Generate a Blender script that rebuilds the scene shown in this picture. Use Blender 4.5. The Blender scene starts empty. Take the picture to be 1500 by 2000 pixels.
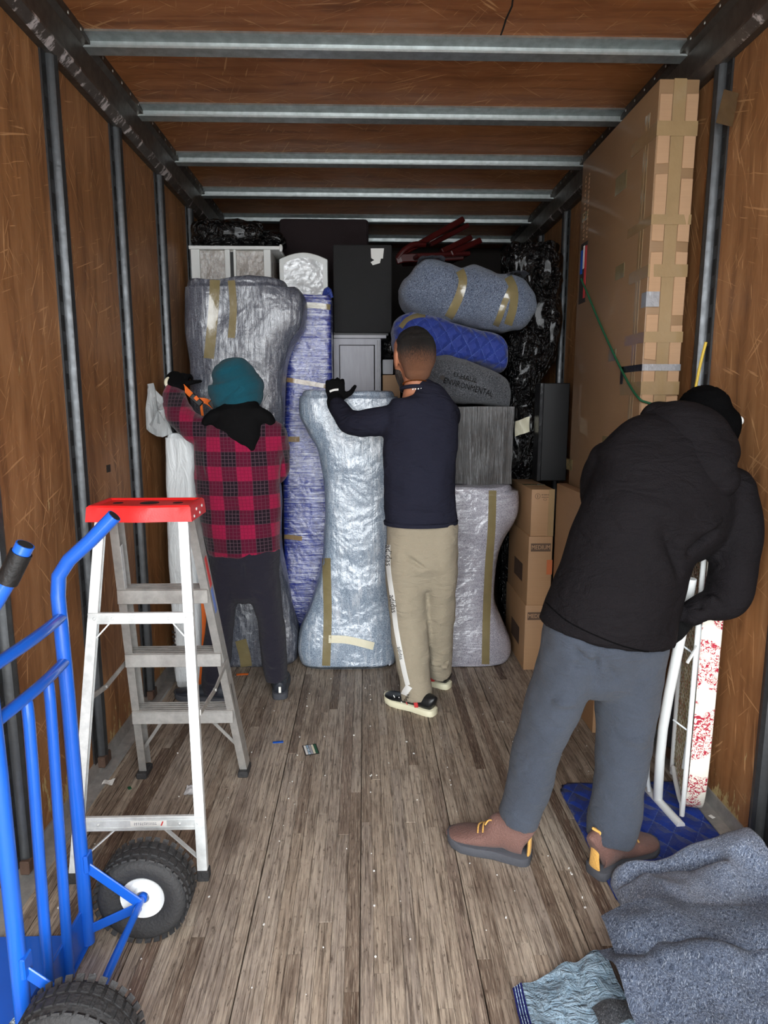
import bpy, bmesh, math, random
from mathutils import Vector, Matrix, noise
from mathutils.bvhtree import BVHTree
random.seed(7)
V = Vector
scene = bpy.context.scene
col = scene.collection

# ------------------------------------------------------------ camera
F = 1300.0; CAMZ = 1.45                       # focal length in pixels of the 1500x2000 frame, eye height
PITCH = math.atan(216 / F); YAW = math.atan(38 / math.hypot(F, 216))
cam_data = bpy.data.cameras.new('camera'); cam = bpy.data.objects.new('camera', cam_data); col.objects.link(cam)
cam_data.sensor_fit = 'VERTICAL'; cam_data.sensor_height = 24.0; cam_data.lens = 24.0 * F / 2000
cam_data.clip_start = 0.02
cam.location = (0, 0, CAMZ); cam.rotation_euler = (math.pi / 2 - PITCH, 0, -YAW)
scene.camera = cam
FW = V((math.sin(YAW) * math.cos(PITCH), math.cos(YAW) * math.cos(PITCH), -math.sin(PITCH)))
RT = V((math.cos(YAW), -math.sin(YAW), 0)); UP = RT.cross(FW); CP = V((0, 0, CAMZ))
def ray(px, py): return FW + RT * ((px - 750) / F) - UP * ((py - 1000) / F)
def U(px, py, X=None, Y=None, Z=None):        # world point seen at a pixel, at a known X, Y or Z
    d = ray(px, py)
    t = X / d.x if X is not None else Y / d.y if Y is not None else (Z - CAMZ) / d.z
    return CP + d * t
def pxm(n, Y): return n * Y / F               # pixels to metres at a depth

# ------------------------------------------------------------ world, light, exposure
world = bpy.data.worlds.new('overcast'); scene.world = world; world.use_nodes = True
bg = world.node_tree.nodes['Background']
bg.inputs[0].default_value = (0.93, 0.97, 1.0, 1); bg.inputs[1].default_value = 11.0
pd = bpy.data.lights.new('doorway_portal', 'AREA'); pd.shape = 'RECTANGLE'; pd.size = 2.32; pd.size_y = 2.75
pd.cycles.is_portal = True
po = bpy.data.objects.new('doorway_portal', pd); col.objects.link(po)
po.location = (0.095, -0.62, 1.375); po.rotation_euler = (math.pi / 2, 0, 0)
scene.view_settings.view_transform = 'Standard'; scene.view_settings.look = 'None'
scene.view_settings.gamma = 1.0; scene.view_settings.exposure = 0.0
scene.view_settings.use_curve_mapping = False
scene.cycles.use_denoising = True
scene.cycles.max_bounces = 5; scene.cycles.diffuse_bounces = 4; scene.cycles.glossy_bounces = 3; scene.cycles.use_adaptive_sampling = True; scene.cycles.adaptive_threshold = 0.06
scene.cycles.sample_clamp_indirect = 6

# ------------------------------------------------------------ node helpers
def lin(c):
    c /= 255
    return c / 12.92 if c <= .04045 else ((c + .055) / 1.055) ** 2.4
def rgb(r, g, b): return (lin(r), lin(g), lin(b), 1)
class NT:
    def __init__(s, name):
        s.m = bpy.data.materials.new(name); s.m.use_nodes = True; s.t = s.m.node_tree
        s.b = s.t.nodes['Principled BSDF']; s._pos = None
    def new(s, typ, **k):
        n = s.t.nodes.new('ShaderNode' + typ)
        for a, v in k.items(): setattr(n, a, v)
        return n
    def put(s, sock, v):
        if isinstance(v, bpy.types.NodeSocket): s.t.links.new(v, sock)
        else: sock.default_value = v
    def pos(s):
        if s._pos is None: s._pos = s.new('NewGeometry').outputs['Position']
        return s._pos
    def objc(s): return s.new('TexCoord').outputs['Object']
    def rnd(s): return s.new('ObjectInfo').outputs['Random']
    def mapping(s, vec, sc=(1, 1, 1), rot=(0, 0, 0), loc=(0, 0, 0)):
        n = s.new('Mapping'); s.put(n.inputs[0], vec)
        n.inputs[1].default_value = loc; n.inputs[2].default_value = rot; n.inputs[3].default_value = sc
        return n.outputs[0]
    def noise(s, vec, scale=5, detail=3, rough=.5, dist=0):
        n = s.new('TexNoise'); s.put(n.inputs['Vector'], vec); s.put(n.inputs['Scale'], scale)
        n.inputs['Detail'].default_value = detail; n.inputs['Roughness'].default_value = rough; n.inputs['Distortion'].default_value = dist
        return n.outputs[0]
    def voronoi(s, vec, scale=5, feature='F1', out=0):
        n = s.new('TexVoronoi', feature=feature); s.put(n.inputs['Vector'], vec); n.inputs['Scale'].default_value = scale
        return n.outputs[out]
    def ramp(s, fac, *stops):
        n = s.new('ValToRGB'); e = n.color_ramp.elements
        while len(e) < len(stops): e.new(0.5)
        for i, (p, c) in enumerate(stops):
            e[i].position = p; e[i].color = c if isinstance(c, tuple) else (c, c, c, 1)
        s.put(n.inputs[0], fac); return n.outputs[0]
    def mix(s, fac, a, b, mode='MIX'):
        n = s.new('Mix', data_type='RGBA', blend_type=mode); s.put(n.inputs[0], fac); s.put(n.inputs[6], a); s.put(n.inputs[7], b)
        return n.outputs[2]
    def math(s, op, a, b=0.0, c=0.0):
        n = s.new('Math', operation=op); s.put(n.inputs[0], a); s.put(n.inputs[1], b); s.put(n.inputs[2], c)
        return n.outputs[0]
    def add(s, a, b):
        n = s.new('VectorMath', operation='ADD'); s.put(n.inputs[0], a); s.put(n.inputs[1], b); return n.outputs[0]
    def comb(s, x, y, z):
        n = s.new('CombineXYZ'); s.put(n.inputs[0], x); s.put(n.inputs[1], y); s.put(n.inputs[2], z); return n.outputs[0]
    def sep(s, v):
        n = s.new('SeparateXYZ'); s.put(n.inputs[0], v); return n.outputs
    def bump(s, h, strength=.3, dist=.01, nrm=None):
        n = s.new('Bump'); s.put(n.inputs['Height'], h); n.inputs['Strength'].default_value = strength; n.inputs['Distance'].default_value = dist
        if nrm is not None: s.put(n.inputs['Normal'], nrm)
        return n.outputs[0]
    def set(s, **k):
        for a, v in k.items(): s.put(s.b.inputs[a.replace('_', ' ')], v)
        return s.m
M = {}
def plain(name, c, rough=.5, metal=0, bump=0, bscale=80, coat=0, var=0, spec=.5):
    n = NT(name); base = c
    if var: base = n.mix(n.noise(n.pos(), 14, 4), tuple(x * (1 - var) for x in c[:3]) + (1,), tuple(min(1, x * (1 + var)) for x in c[:3]) + (1,))
    n.set(Base_Color=base, Roughness=rough, Metallic=metal, Coat_Weight=coat, Specular_IOR_Level=spec)
    if bump: n.set(Normal=n.bump(n.noise(n.pos(), bscale, 4), bump, .01))
    M[name] = n.m
    return n.m

# ------------------------------------------------------------ surfaces
def plywood(name, rot, dark, mid, light):
    n = NT(name); p = n.mapping(n.pos(), rot=rot)           # grain along local z
    p2 = n.add(p, n.math('MULTIPLY', n.rnd(), 37))
    g = n.noise(n.mapping(p2, (7, 7, .8)), 3, 6, .6, .6)
    c = n.ramp(g, (.25, dark), (.5, mid), (.8, light))
    fine = n.noise(n.mapping(p2, (60, 60, 2.2)), 3, 3, .6)
    c = n.mix(n.math('MULTIPLY', fine, .35), c, dark)
    blot = n.noise(p2, 2.3, 4, .6)
    c = n.mix(n.ramp(blot, (.42, 0.0), (.75, .5)), c, dark)
    sc = None
    for i, (rx, thr) in enumerate(((.5, .655), (-.75, .66), (1.25, .665), (.1, .66))):
        q = n.mapping(p, (1, 1, 1), (rx, 0, 0), (i * 3.1, i * 1.7, i * 5))
        ln = n.noise(n.mapping(q, (22, 95, 5)), 1.0, 2, .5, .5)
        msk = n.ramp(n.noise(n.mapping(p, (1, 1, 1), (0, 0, 0), (i * 9, 0, 0)), 2.6, 2), (.38, 0.0), (.52, 1.0))
        f = n.math('MULTIPLY', n.ramp(ln, (thr, 0.0), (thr + .03, 1.0)), msk)
        sc = f if sc is None else n.math('MAXIMUM', sc, f)
    c = n.mix(n.math('MULTIPLY', sc, .75), c, rgb(196, 150, 104))
    z = n.sep(n.pos())[2]                                    # chipped veneer along the bottom edge
    chip = n.math('ADD', n.noise(n.mapping(n.pos(), (1, 18, 5)), 1.6, 5, .65), n.ramp(z, (0.0, .2), (.3, 0.0)))
    cf = n.ramp(chip, (.68, 0.0), (.72, 1.0))
    c = n.mix(cf, c, n.mix(n.noise(n.pos(), 90, 3), rgb(120, 96, 58), rgb(214, 194, 140)))
    h = n.math('MULTIPLY', fine, .4)
    n.set(Base_Color=c, Roughness=n.ramp(blot, (.3, .42), (.7, .6)), Normal=n.bump(h, .35, .004), Specular_IOR_Level=.35)
    M[name] = n.m
plywood('ply_wall', (0, 0, 0), rgb(100, 66, 39), rgb(156, 109, 68), rgb(184, 138, 95))
plywood('ply_ceiling', (0, math.pi / 2, 0), rgb(104, 62, 32), rgb(158, 100, 58), rgb(180, 124, 78))

n = NT('plank'); p = n.add(n.pos(), n.comb(n.math('MULTIPLY', n.rnd(), 50), n.math('MULTIPLY', n.rnd(), 31), 0))
r = n.rnd()
base = n.ramp(r, (0, rgb(92, 74, 60)), (.10, rgb(134, 119, 105)), (.3, rgb(162, 147, 130)), (.62, rgb(174, 161, 146)), (.84, rgb(154, 142, 130)), (.94, rgb(116, 96, 82)), (1, rgb(80, 62, 54)))
gr = n.noise(n.mapping(p, (55, 2.4, 1)), 2, 6, .7, .3)
c = n.mix(n.ramp(gr, (.36, .85), (.55, 0.0)), base, rgb(64, 50, 40))
gr2 = n.noise(n.mapping(p, (160, 7, 1)), 2, 3, .6)
c = n.mix(n.ramp(gr2, (.5, 0.0), (.72, .6)), c, rgb(206, 192, 170))
st = n.noise(n.mapping(n.pos(), (1.6, .8, 1)), 2.2, 5, .65)
c = n.mix(n.ramp(st, (.5, 0.0), (.72, .62)), c, rgb(74, 56, 44))
sp = n.noise(n.mapping(n.pos(), (30, 9, 1)), 3, 4, .7)
c = n.mix(n.ramp(sp, (.58, 0.0), (.68, .7)), c, rgb(58, 44, 36))
n.set(Base_Color=c, Roughness=n.ramp(st, (.35, .5), (.7, .7)), Normal=n.bump(n.math('ADD', gr, n.math('MULTIPLY', gr2, .5)), .5, .004)); M['plank'] = n.m

def metal(name, c, rough, met, worn=None):
    n = NT(name); q = n.noise(n.pos(), 26, 4, .6)
    b = n.mix(n.ramp(q, (.35, 0.0), (.7, 1.0)), tuple(x * .72 for x in c[:3]) + (1,), c)
    rr = n.ramp(q, (.3, rough + .12), (.7, rough))
    if worn:
        w = n.ramp(n.noise(n.mapping(n.pos(), (4, 11, 6)), 1.5, 5, .7), (.55, 0.0), (.62, 1.0)); b = n.mix(w, b, worn)
    n.set(Base_Color=b, Roughness=rr, Metallic=met, Normal=n.bump(n.noise(n.pos(), 60, 1), .12, .004)); M[name] = n.m
metal('post_steel', rgb(78, 80, 82), .3, .7)
metal('rail_steel', rgb(84, 78, 72), .4, .5)
metal('worn_steel', rgb(96, 88, 82), .35, .5, rgb(224, 216, 214))
metal('galvanised', rgb(196, 204, 204), .34, .75)
metal('aluminium', rgb(206, 206, 204), .38, .72)
metal('aluminium_pale', rgb(232, 236, 236), .4, .35)
metal('dull_aluminium', rgb(186, 184, 180), .42, .55)
plain('slot_dark', rgb(12, 12, 13), .9)
plain('blue_paint', rgb(26, 92, 196), .28, 0, .03, 30, .4, .08)
plain('red_plastic', rgb(222, 36, 36), .38, 0, .05, 200, 0, .06)
plain('black_grip', rgb(16, 16, 17), .55, 0, .2, 120)
plain('rubber', rgb(44, 44, 45), .72, 0, .35, 120, 0, .25)
plain('white_paint', rgb(226, 228, 226), .35)
plain('grey_paint', rgb(200, 204, 206), .4, 0, .05, 60)
plain('black_plastic', rgb(20, 20, 22), .5)
plain('asphalt', rgb(186, 186, 184), .9, 0, .3, 60, 0, .2)
plain('dark_void', rgb(40, 30, 22), .8)
plain('bulkhead', rgb(30, 22, 17), .8, 0, .1, 20, 0, .2)
plain('skin', rgb(178, 118, 88), .55, 0, .08, 160, 0, .1)
plain('gold', rgb(220, 160, 90), .25, 1)
plain('tape_olive', rgb(128, 116, 82), .22, 0, .25, 26, .6, .2)
plain('tape_tan', rgb(146, 122, 88), .2, 0, .2, 30, .5, .12)
plain('tape_white', rgb(222, 216, 190), .3, 0, .1, 60)
plain('duct_tape', rgb(170, 172, 176), .25, .5, .3, 40)
plain('duct_tape_dark', rgb(46, 46, 48), .3, .3, .3, 40)
plain('ink', rgb(42, 36, 32), .7)
plain('ink_box', rgb(86, 66, 50), .7)
plain('ink_white', rgb(230, 230, 226), .6)
plain('ink_red', rgb(200, 60, 60), .6)
plain('orange_print', rgb(176, 96, 54), .7)
plain('orange_strap', rgb(236, 110, 26), .6, 0, .3, 300)
plain('green_cord', rgb(22, 84, 54), .55, 0, .3, 300)
plain('yellow_cord', rgb(206, 176, 60), .5)
plain('paper_white', rgb(222, 222, 218), .6, 0, .1, 60)
plain('maroon_wood', rgb(64, 16, 15), .32, 0, .05, 40)
plain('maroon_cloth', rgb(28, 13, 16), .85, 0, .3, 220)
plain('black_cloth', rgb(30, 30, 31), .85, 0, .3, 260, 0, .1)
plain('grey_board', rgb(160, 160, 166), .5)
plain('rust', rgb(74, 54, 42), .8, 0, .3, 80, 0, .3)

def cardboard(name, c, glossy=0):
    n = NT(name); q = n.noise(n.pos(), 3.5, 4, .6)
    b = n.mix(q, tuple(x * .82 for x in c[:3]) + (1,), tuple(min(1, x * 1.1) for x in c[:3]) + (1,))
    fl = n.noise(n.mapping(n.pos(), (8, 8, 240)), 1, 1)
    b = n.mix(n.math('MULTIPLY', fl, .18), b, rgb(90, 64, 42))
    n.set(Base_Color=b, Roughness=.62 - .3 * glossy, Coat_Weight=glossy, Normal=n.bump(n.math('ADD', n.math('MULTIPLY', fl, .15), q), .25, .008)); M[name] = n.m
cardboard('card', rgb(166, 130, 94)); cardboard('card_dark', rgb(140, 104, 72)); cardboard('card_big', rgb(144, 114, 82), .15)
cardboard('card_light', rgb(176, 140, 106))

def film(name, a, b, sx=(3, 3, 60), strength=.6, white=.35, speck=260, dark=None, rot=.0, coat=1.0, crough=.14, crum=1.0):
    """cloth or board under several turns of clear stretch film"""
    n = NT(name); p = n.pos()
    s1 = n.noise(p, speck, 3, .75)
    base = n.ramp(s1, (.36, a), (.62, b))
    if dark: base = n.mix(n.ramp(n.noise(p, 5, 3), (.4, 0.0), (.65, 1.0)), base, dark)
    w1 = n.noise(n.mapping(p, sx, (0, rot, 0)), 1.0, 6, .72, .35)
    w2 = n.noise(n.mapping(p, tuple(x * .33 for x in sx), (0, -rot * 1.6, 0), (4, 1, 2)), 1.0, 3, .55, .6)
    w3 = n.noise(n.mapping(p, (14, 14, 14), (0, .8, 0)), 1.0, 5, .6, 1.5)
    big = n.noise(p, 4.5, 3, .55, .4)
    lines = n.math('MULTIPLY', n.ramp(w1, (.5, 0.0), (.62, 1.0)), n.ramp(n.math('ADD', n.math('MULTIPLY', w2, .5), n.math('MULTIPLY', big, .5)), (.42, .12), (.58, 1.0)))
    base = n.mix(n.math('MULTIPLY', lines, white), base, rgb(216, 220, 226))  # whitish streaks mixed into the colour: milky film folds plus painted glints
    h = n.math('ADD', n.math('ADD', n.math('MULTIPLY', w1, .35), w2), n.math('ADD', n.math('MULTIPLY', big, 5.0 * crum), n.math('MULTIPLY', w3, .8 * crum)))
    n.set(Base_Color=base, Roughness=.55, Coat_Weight=coat, Coat_Roughness=crough, Coat_Normal=n.bump(h, strength, .014), Normal=n.bump(h, strength * .5, .01), Coat_IOR=2.0); M[name] = n.m
film('film_grey', rgb(32, 36, 48), rgb(100, 105, 118), (70, 70, 8), .4, .36, 230, rot=.1, coat=.62)
film('film_blue_grey', rgb(74, 92, 114), rgb(170, 186, 202), (48, 48, 8), .5, .6, 230, rot=.2)
film('film_lilac', rgb(104, 104, 118), rgb(190, 188, 198), (10, 10, 60), .45, .45, 230, rot=.15)
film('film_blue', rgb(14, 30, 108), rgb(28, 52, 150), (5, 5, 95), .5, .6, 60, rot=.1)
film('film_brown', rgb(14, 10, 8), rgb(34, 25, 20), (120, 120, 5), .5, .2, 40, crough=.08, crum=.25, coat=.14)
film('film_beige', rgb(150, 142, 134), rgb(176, 168, 160), (50, 50, 26), .9, .5, 30, rot=.6)
film('film_white', rgb(196, 198, 200), rgb(212, 214, 216), (3, 3, 20), .5, .2, 20)

n = NT('poly_black'); p = n.pos()
v1 = n.voronoi(n.add(p, n.mix(1.0, (0, 0, 0, 1), n.noise(p, 9, 2))), 17, 'SMOOTH_F1'); w1 = n.noise(n.mapping(p, (24, 24, 8)), 1.5, 4, .6, 1.2)
n.set(Base_Color=rgb(9, 9, 10), Roughness=.2, Normal=n.bump(n.math('ADD', v1, w1), .9, .03), Coat_Weight=.3, Coat_Roughness=.1); M['poly_black'] = n.m

n = NT('poly_white'); p = n.pos()
w1 = n.noise(n.mapping(p, (9, 9, 2)), 2, 4, .6, 1.0)
n.set(Base_Color=n.mix(w1, rgb(186, 190, 192), rgb(226, 230, 230)), Roughness=.32, Normal=n.bump(w1, .55, .03)); M['poly_white'] = n.m

def felt(name, a, b, fl):
    n = NT(name); p = n.pos()
    wv = n.add(p, n.mapping(n.noise(p, 30, 2), (.03, .03, .03)))
    f1 = n.noise(n.mapping(wv, (1, 1.8, 1), (.3, .2, .9)), 150, 4, .8); f2 = n.noise(n.mapping(wv, (2.2, 1, 1), (0, .4, .4)), 210, 3, .7)
    c = n.ramp(f1, (.36, a), (.6, b)); c = n.mix(n.ramp(f2, (.55, 0.0), (.66, .85)), c, fl)
    c = n.mix(n.ramp(n.noise(p, 5, 3), (.4, 0.0), (.7, .3)), c, a)
    n.set(Base_Color=c, Roughness=.95, Specular_IOR_Level=.1, Sheen_Weight=.2, Normal=n.bump(f1, .6, .006)); M[name] = n.m
felt('felt_grey', rgb(42, 50, 66), rgb(116, 128, 150), rgb(198, 208, 222))
felt('felt_dark', rgb(38, 40, 44), rgb(92, 94, 99), rgb(158, 160, 164))

def quilt(name, a, b, line, sc=9.0, ax=0):
    n = NT(name); p = n.pos(); wob = n.mix(.04, p, n.noise(p, 4, 2), 'ADD')
    h = None
    for r in ((.62, -.62) if not ax else (.5, -.9)):
        x = n.sep(n.mapping(wob, (sc, sc, sc), (0, r if ax else 0, r if not ax else 0)))[0]
        t = n.math('ABSOLUTE', n.math('SUBTRACT', n.math('FRACT', x), .5)); h = t if h is None else n.math('MINIMUM', h, t)
    seam = n.ramp(h, (0.0, 1.0), (.035, 0.0)); puff = n.ramp(h, (0.0, 0.0), (.3, 1.0))
    dash = n.ramp(n.noise(p, 150, 1), (.45, 0.0), (.5, 1.0))
    c = n.mix(n.noise(p, 12, 4, .6), a, b); c = n.mix(n.math('MULTIPLY', n.math('MULTIPLY', seam, dash), .55), c, line)
    hh = n.math('ADD', puff, n.math('MULTIPLY', n.noise(p, 26, 3, .6, .8), .7))
    n.set(Base_Color=c, Roughness=.72, Sheen_Weight=.2, Normal=n.bump(hh, .55, .02)); M[name] = n.m
quilt('quilt_blue', rgb(18, 46, 140), rgb(36, 80, 190), rgb(130, 160, 225), 14)
quilt('quilt_blue_upright', rgb(16, 34, 104), rgb(30, 58, 150), rgb(104, 128, 196), 16, 1)
n = NT('quilt_pale'); p = n.pos()
wv = n.noise(n.mapping(p, (18, 44, 20), (0, 0, .5)), 1.0, 4, .6, 1.6); w2 = n.noise(n.mapping(p, (40, 20, 20), (0, 0, -.4)), 1.0, 3, .6, 1.2)
n.set(Base_Color=n.mix(n.math('MULTIPLY', wv, w2), rgb(136, 170, 194), rgb(232, 244, 250)), Roughness=.7, Normal=n.bump(n.math('ADD', wv, w2), .9, .02)); M['quilt_pale'] = n.m
plain('navy_binding', rgb(34, 40, 112), .7, 0, .3, 160)

def cloth(name, a, b, scale=420, rough=.9, fold=0, spec=.2, sheen=.08):
    n = NT(name); p = n.pos(); f = n.noise(p, scale, 2, .6); g = n.noise(p, 7, 4, .6)
    c = n.mix(n.mix(.4, f, g), a, b)
    n.set(Base_Color=c, Roughness=rough, Specular_IOR_Level=spec, Sheen_Weight=sheen, Normal=n.bump(n.math('ADD', n.math('MULTIPLY', f, .25), n.math('MULTIPLY', n.noise(n.mapping(p, (1, 1, 2.4), (0, .5, 0)), 11, 3, .5, 1.4), fold)), .65, .022)); M[name] = n.m
cloth('navy_knit', rgb(27, 28, 40), rgb(46, 47, 61), fold=1.0, spec=.1, sheen=0)
cloth('khaki_cloth', rgb(142, 132, 112), rgb(170, 160, 140), fold=.8)
cloth('black_fleece', rgb(14, 14, 15), rgb(25, 25, 26), spec=.05, sheen=0)
cloth('black_shell', rgb(13, 12, 14), rgb(27, 24, 27), 300, .8, .9, .12, 0)
cloth('dark_trousers', rgb(28, 27, 36), rgb(44, 42, 54), fold=.8)
cloth('slate_denim', rgb(42, 47, 56), rgb(76, 83, 95), fold=1.0)
cloth('teal_cotton', rgb(12, 62, 76), rgb(24, 90, 106), 300)
cloth('black_knit', rgb(5, 5, 6), rgb(11, 11, 12), spec=.05, sheen=0)
cloth('glove_black', rgb(10, 10, 11), rgb(22, 22, 23), spec=.1, sheen=0)
cloth('leather_brown', rgb(92, 66, 60), rgb(122, 92, 84), 200, .6)
cloth('leather_tan', rgb(200, 150, 74), rgb(222, 174, 96), 200, .6)
plain('sole_grey', rgb(66, 68, 74), .8, 0, .2, 90)
plain('sole_cream', rgb(226, 222, 192), .6)
plain('shoe_black', rgb(20, 22, 24), .38, 0, .1, 60)
plain('shoe_charcoal', rgb(44, 48, 56), .5, 0, .1, 90)
plain('reflective', rgb(236, 236, 230), .3)
n = NT('hair'); hn = n.noise(n.mapping(n.pos(), (150, 150, 30)), 2, 3)
n.set(Base_Color=n.mix(hn, rgb(16, 13, 11), rgb(58, 44, 34)), Roughness=.45, Normal=n.bump(hn, .8, .01)); M['hair'] = n.m
n = NT('hair_faded'); hn = n.noise(n.mapping(n.pos(), (230, 230, 50)), 2, 4, .75)
zf = n.math('MULTIPLY', n.math('SUBTRACT', n.sep(n.pos())[2], 1.585), 7.5)           # clipper fade from nape to crown
n.set(Base_Color=n.mix(n.ramp(n.math('ADD', n.math('MULTIPLY', n.math('SUBTRACT', hn, .5), 1.6), zf), (.15, 0.0), (.75, 1.0)), rgb(128, 86, 62), rgb(20, 16, 13)), Roughness=.6, Normal=n.bump(hn, .8, .008)); M['hair_faded'] = n.m

n = NT('plaid'); P = 0.134                                   # flannel check, woven bands
px_, py_, pz_ = n.sep(n.objc())
def band(co, off):
    t = n.math('FRACT', n.math('ADD', n.math('DIVIDE', co, P), off))
    wide = n.ramp(t, (0.0, 1.0), (.47, 1.0), (.5, 0.0), (.97, 0.0), (1.0, 1.0))
    u = n.math('FRACT', n.math('MULTIPLY', t, 8.0))
    line = n.ramp(u, (0.0, 0.0), (.80, 0.0), (.86, 1.0), (.96, 1.0), (1.0, 0.0))
    return wide, line
wx, lx = band(n.math('ADD', px_, n.math('MULTIPLY', pz_, .03)), .1); wz, lz = band(pz_, .35)
both = n.math('MULTIPLY', n.math('ADD', wx, wz), .5)
c = n.ramp(both, (0.0, rgb(156, 28, 68)), (.5, rgb(92, 20, 46)), (1.0, rgb(30, 24, 32)))
c = n.mix(n.math('MULTIPLY', n.math('MAXIMUM', lx, lz), .3), c, n.mix(both, rgb(56, 10, 28), rgb(150, 116, 130)))
fz = n.noise(n.objc(), 260, 2)
c = n.mix(n.math('MULTIPLY', fz, .4), c, rgb(40, 14, 24))
n.set(Base_Color=c, Roughness=.95, Sheen_Weight=.15, Specular_IOR_Level=.1, Normal=n.bump(n.math('ADD', n.math('MULTIPLY', fz, .3), n.noise(n.pos(), 14, 3, .5, 1.0)), .4, .012)); M['plaid'] = n.m

n = NT('floral'); p = n.pos()
cl = n.ramp(n.noise(p, 13, 1), (.46, 0.0), (.5, 1.0)); pt = n.ramp(n.noise(p, 62, 3, .6, 2.5), (.5, 0.0), (.53, 1.0))
f = n.math('MULTIPLY', cl, pt)
n.set(Base_Color=n.mix(f, rgb(232, 226, 212), rgb(168, 26, 52)), Roughness=.75, Normal=n.bump(n.noise(p, 50, 3), .1, .01)); M['floral'] = n.m

n = NT('wood_grey'); g = n.noise(n.mapping(n.pos(), (30, 30, 3)), 2, 4, .6, .6)
n.set(Base_Color=n.mix(g, rgb(142, 142, 150), rgb(170, 170, 178)), Roughness=.5); M['wood_grey'] = n.m

# ------------------------------------------------------------ mesh helpers
def catmull(keys, sub):
    """keys: list of tuples (Vector, *floats); returns resampled list"""
    if len(keys) < 2 or sub <= 1: return keys
    out = []
    K = [keys[0]] + list(keys) + [keys[-1]]
    def it(a, b, c, d, t):
        return .5 * ((2 * b) + (c - a) * t + (2 * a - 5 * b + 4 * c - d) * t * t + (3 * b - a - 3 * c + d) * t ** 3)
    for i in range(1, len(K) - 2):
        for s in range(sub):
            t = s / sub
            out.append(tuple(it(K[i - 1][j], K[i][j], K[i + 1][j], K[i + 2][j], t) for j in range(len(K[i]))))
    out.append(keys[-1])
    return out
class MB:
    def __init__(s): s.bm = bmesh.new()
    def verts(s, pts): return [s.bm.verts.new(p) for p in pts]
    def face(s, vs):
        try: return s.bm.faces.new(vs)
        except ValueError: return None
    def box(s, c, size, rot=None):
        m = Matrix.Translation(c) @ (rot.to_4x4() if rot else Matrix.Identity(4)) @ Matrix.Diagonal((*size, 1))
        bmesh.ops.create_cube(s.bm, size=1, matrix=m); return s
    def box2(s, a, b): a, b = V(a), V(b); return s.box((a + b) / 2, [abs(x) for x in (b - a)])
    def bar(s, p0, p1, w, h, up=(0, 0, 1)):           # rectangular bar between points
        p0, p1 = V(p0), V(p1); t = (p1 - p0); L = t.length; t.normalize()
        a = t.cross(V(up)); a = a.normalized() if a.length > 1e-4 else V((1, 0, 0)); b = a.cross(t)
        m = Matrix((a, t, b)).transposed(); return s.box((p0 + p1) / 2, (w, L, h), m)
    def loft(s, rings, cap=True, closed=True):
        R = [s.verts(r) for r in rings]; n = len(R[0])
        for A, B in zip(R, R[1:]):
            for i in range(n if closed else n - 1):
                s.face((A[i], A[(i + 1) % n], B[(i + 1) % n], B[i]))
        if cap: s.face(list(reversed(R[0]))); s.face(R[-1])
        return s
    def tube(s, pts, r, n=10, sub=1, cap=True, hollow=False):
        pts = [V(p) for p in pts]; rr = r if isinstance(r, (list, tuple)) else [r] * len(pts)
        K = catmull([(p, q) for p, q in zip(pts, rr)], sub)
        P = [k[0] for k in K]; rings = []; a = None
        for i, p in enumerate(P):
            t = (P[min(i + 1, len(P) - 1)] - P[max(i - 1, 0)]).normalized()
            if a is None: a = t.cross(V((0, 0, 1)) if abs(t.z) < .9 else V((1, 0, 0))).normalized()
            else: a = (a - t * a.dot(t)).normalized()
            b = t.cross(a)
            rings.append([p + (a * math.cos(x) + b * math.sin(x)) * K[i][1] for x in (2 * math.pi * j / n for j in range(n))])
        return s.loft(rings, cap)
    def cyl(s, p0, p1, r0, r1=None, n=16): return s.tube([p0, p1], [r0, r0 if r1 is None else r1], n)
    def prism(s, poly, off):
        poly = [V(p) for p in poly]; return s.loft([poly, [p + V(off) for p in poly]])
    def grid(s, nu, nv, f):
        g = [[s.bm.verts.new(f(i / nu, j / nv)) for j in range(nv + 1)] for i in range(nu + 1)]
        for i in range(nu):
            for j in range(nv): s.face((g[i][j], g[i + 1][j], g[i + 1][j + 1], g[i][j + 1]))
        return s
    def limb(s, keys, ref=(0, 1, 0), n=18, sub=5, round0=True, round1=True):
        """keys: (point, half width, half depth); depth axis follows ref"""
        ref = V(ref); K = catmull([(V(k[0]), k[1], k[2]) for k in keys], sub)
        P = [k[0] for k in K]; rings = []; fr = []
        for i, p in enumerate(P):
            t = (P[min(i + 1, len(P) - 1)] - P[max(i - 1, 0)]).normalized()
            b = ref - t * ref.dot(t); b = b.normalized() if b.length > 1e-3 else V((0, 0, 1)); a = t.cross(b)
            fr.append((p, t, a, b, K[i][1], K[i][2]))
        def ring(p, a, b, ra, rb): return [p + a * (math.cos(x) * ra) + b * (math.sin(x) * rb) for x in (2 * math.pi * j / n for j in range(n))]
        def caps(f, sg):
            p, t, a, b, ra, rb = f; r = min(ra, rb); o = []
            for q in (.3, .55, .8, .95): o.append(ring(p + t * (sg * r * math.sin(q * math.pi / 2)), a, b, ra * math.cos(q * math.pi / 2), rb * math.cos(q * math.pi / 2)))
            return o
        if round0: rings += list(reversed(caps(fr[0], -1)))
        rings += [ring(f[0], f[2], f[3], f[4], f[5]) for f in fr]
        if round1: rings += caps(fr[-1], 1)
        return s.loft(rings)
    def ball(s, c, r, u=18, v=12):
        r = r if isinstance(r, (list, tuple)) else (r, r, r)
        bmesh.ops.create_uvsphere(s.bm, u_segments=u, v_segments=v, radius=1, matrix=Matrix.Translation(c) @ Matrix.Diagonal((*r, 1))); return s
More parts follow.
